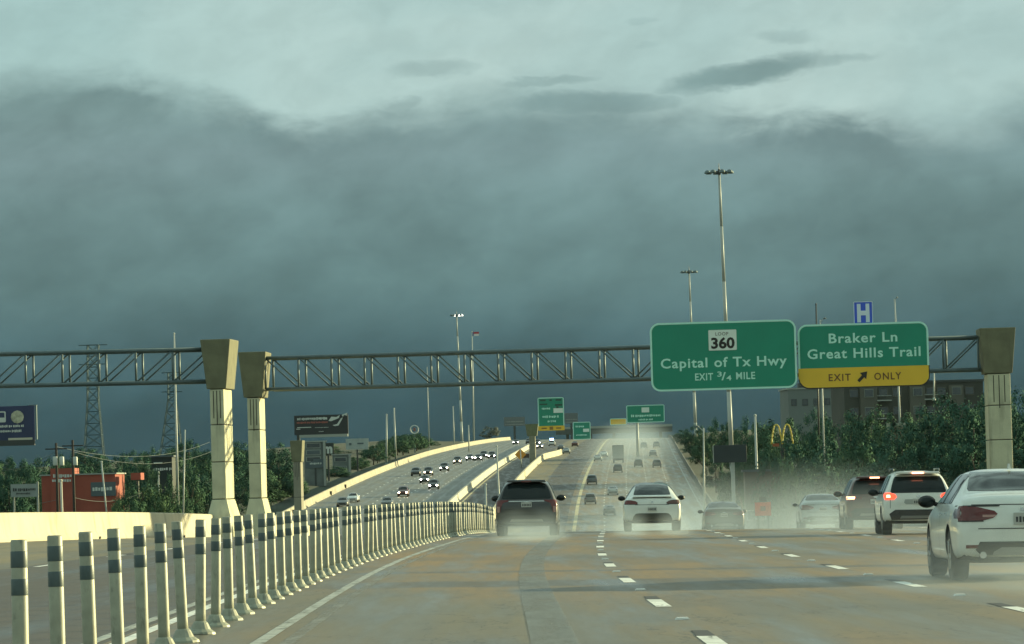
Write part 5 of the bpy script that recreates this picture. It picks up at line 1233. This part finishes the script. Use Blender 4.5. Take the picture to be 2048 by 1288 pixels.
def far(px, py, kind, pm, label, group, oncoming=False, on=None, hl=None, scale=1.0, y0=440, Y=None, o=None):
    if Y is None: o, Y = hit(px, py, y0)
    src = T[(kind, 1 if oncoming and hl is not False else 0)]
    r = src if id(src) not in used else copy_tree(src); used.add(id(src))
    r.name = {'sedan': 'distant_car', 'suv': 'distant_utility_vehicle'}[kind]
    r.location = rd(o, Y) if on is None else on; r.rotation_euler = (math.atan((ZC(Y + 3) - ZC(Y - 3)) / 6) * (-1 if oncoming else 1), 0, heading(Y) + (math.pi if oncoming else 0)); r.scale = (scale,) * 3
    tag(r, label, 'car', group)
    for ch in r.children:
        n = ch.name.split('.')[0]
        if n == 'body': ch.material_slots[0].link = 'OBJECT'; ch.material_slots[0].material = pm
        if n == 'headlight' and hl: ch.material_slots[0].link = 'OBJECT'; ch.material_slots[0].material = hl
    return r
GA, GB = 'cars climbing the hill in the main lanes', 'oncoming cars on the hill road'
for px, py, kd, pm, lb in [
    (1184, 968, 'suv', P_blue, 'dark blue-grey car just right of the pale line, climbing the hill'), (1236, 945, 'suv', P_black, 'dark car right below the distant box truck'),
    (1277, 934, 'suv', P_dark, 'dark grey utility vehicle right of the distant box truck'), (1314, 935, 'suv', P_dark, 'dark grey utility vehicle near the right edge of the hill'),
    (1288, 897, 'suv', P_black, 'small black vehicle high on the hill left of its twin'), (1313, 895, 'suv', P_grey, 'small grey vehicle highest near the right edge of the hill'), (1306, 912, 'sedan', P_grey, 'small grey sedan mid-hill between two rows of vehicles'),
    (1196, 922, 'sedan', P_silver, 'silver car left of the distant box truck'), (1208, 914, 'sedan', P_white, 'small white car beside the silver car left of the box truck'), (1181, 1008, 'suv', P_grey, 'hazy grey vehicle low in the dip above the dashed lines'),
    (1226, 990, 'sedan', P_silver, 'hazy silver car low on the hill in the middle lane'), (1219, 1030, 'sedan', P_grey, 'faint grey car deep in the spray left of the white crossover'), (1318, 983, 'suv', P_grey, 'hazy grey vehicle just above the white crossover roof'),
    (1122, 900, 'sedan', P_grey, 'small grey car on the ramp below the square green sign'), (1133, 907, 'sedan', P_silver, 'small silver car on the ramp beside the cream wall'), (1150, 893, 'sedan', P_red, 'small red car high on the ramp under the square sign')]:
    far(px, py, kd, pm, lb, GA)
for px, py, kd, pm, hl, lb in [
    (707, 1004, 'sedan', P_white, False, 'white oncoming sedan low on the hill road without lights'), (775, 1013, 'sedan', P_grey, False, 'grey oncoming sedan half hidden by the delineator post tops'), (686, 1013, 'sedan', P_grey, False, 'dark car just behind the post tops left of the white sedan'),
    (807, 993, 'suv', P_red, m_headw, 'dark red oncoming vehicle with lit headlights low on the hill road'), (868, 978, 'suv', P_black, m_head, 'black oncoming vehicle with bright headlights mid-hill'), (850, 966, 'sedan', P_dark, m_head, 'dark oncoming car with one bright light just left of the black vehicle'),
    (832, 952, 'suv', P_black, False, 'black unlit vehicle beside the left barrier'), (857, 951, 'suv', P_black, m_headw, 'black oncoming vehicle with warm lights right of the unlit one'), (889, 942, 'suv', P_dark, m_head, 'dark oncoming vehicle with pale lights below the light poles'),
    (915, 928, 'suv', P_black, m_headw, 'black oncoming vehicle with yellow headlights in mid bend'), (940, 921, 'sedan', P_grey, m_head, 'small oncoming car with white lights, first right of the yellow-lit one'), (957, 921, 'sedan', P_dark, m_head, 'small oncoming car with white lights, second right of the yellow-lit one'), (968, 916, 'suv', P_dark, m_head, 'small oncoming vehicle with very bright lights in the bend'), (984, 917, 'suv', P_black, m_head, 'small oncoming vehicle beside the slim pole'),
    (1032, 889, 'sedan', P_dark, m_head, 'tiny oncoming car with paired lights near the far bend'), (1080, 897, 'sedan', P_grey, m_headw, 'tiny oncoming car with warm lights right of the far column'), (1075, 890, 'suv', P_black, m_head, 'tiny dark oncoming vehicle right of the far column'), (1058, 888, 'suv', P_dark, False, 'tiny dark vehicle left of the far column at the bend')]:
    r = far(px, py, kd, pm, lb, GB, True, hl=hl)
    if 'left of the far column at' in lb or (px, py) == (832, 952): pass
tr = box_truck('box_truck'); o_, Y_ = hit(1237, 926); tr.location = rd(o_, Y_); tr.rotation_euler = (0, 0, heading(Y_)); tag(tr, 'grey box truck climbing the hill ahead of a dark car', 'truck')
# police car with blue light at the far bend
r = far(1104, 892, 'suv', P_white, 'distant police vehicle with a blue roof light at the bend', None, False); r.name = 'police_car'
mk(r, 'roof_light', mat('blue_glow', (.2, .3, 1), .3, emit=(.25, .45, 1.0), es=14), ((.0, -.4, 1.85), (1.0, .6, .5)))
# two cars on the frontage road at right
for px, Y, kd, pm, lb in [(1572, 330, 'sedan', P_silver, 'pale car on the frontage road behind the orange board'), (1492, 380, 'suv', P_red, 'dark red vehicle on the frontage road below the message board')]:
    p = at(px, 980, Y); p.z = terr(p.x, Y) + .06; r = far(0, 0, kd, pm, lb, None, Y=Y, o=p.x - XP(Y), on=p)
    r.rotation_euler = (0, 0, heading(Y))
used_roots = {id(v) for v in T.values()}
# ---------------------------------------------------------------- air: haze and tyre spray
def vol(name, dens, col, aniso=.2, fall=False):
    m = bpy.data.materials.new(name); m.use_nodes = True; nt = m.node_tree; nt.nodes.clear(); g = NT(nt)
    o = g.n('ShaderNodeOutputMaterial'); v = g.n('ShaderNodeVolumePrincipled'); v.inputs['Color'].default_value = (*col, 1); v.inputs['Density'].default_value = dens; v.inputs['Anisotropy'].default_value = aniso
    if fall:      # thins out towards its edges, with drifting clumps
        tc = g.n('ShaderNodeTexCoord'); vm_ = g.n('ShaderNodeVectorMath', operation='MULTIPLY_ADD'); g.link(tc.outputs['Generated'], vm_.inputs[0]); vm_.inputs[1].default_value = (2, 2, 2); vm_.inputs[2].default_value = (-1, -1, -1)
        ln = g.n('ShaderNodeVectorMath', operation='LENGTH'); g.link(vm_.outputs[0], ln.inputs[0])
        n = g.noise(tc.outputs['Object'], .28 if fall == 1 else .05, 3, .6)
        k = g.math('MULTIPLY', g.rng(ln.outputs['Value'], .1, .98, 1, 0), g.rng(n, .32, .68, .35, 1.6))
        g.link(g.math('MULTIPLY', k, dens), v.inputs['Density'])
    g.link(v.outputs[0], o.inputs['Volume']); return m
b = MB(); b.box((150, 1800, 35), (3400, 4400, 110))
tag(b.build('haze', vol('haze_air', HAZE, HAZECOL)), kind='stuff', label='thin grey-green rain haze hanging over the whole highway', cat='haze')
def spray(cx, Y0, Y1, w, h, dens, label, o=None, z=0.0, big=0):
    """a soft lens of mist along the road between two distances"""
    Yc = (Y0 + Y1) / 2; c_ = rd(o, Yc) if o is not None else onroad(cx, Yc)
    b = MB(); b.ell((0, 0, 0), (w / 2, (Y1 - Y0) / 2, h), 28, 14)
    ob = b.build('spray', vol('spray_mist', dens, SPRAYCOL, .1, 2 if big else 1), smooth=True); ob.location = c_ + Vector((0, 0, z)); ob.rotation_euler = (math.atan((ZC(Yc + 5) - ZC(Yc - 5)) / 10), 0, heading(Yc))
    tag(ob, label, 'spray', kind='stuff')
for a_, k_ in SPRAYS: spray(*a_, **k_)
sc.cycles.volume_bounces = 1
sc.cycles.max_bounces = 8
sc.cycles.sample_clamp_indirect = 4
sc.cycles.volume_step_rate = 1.0
sc.cycles.volume_max_steps = 128
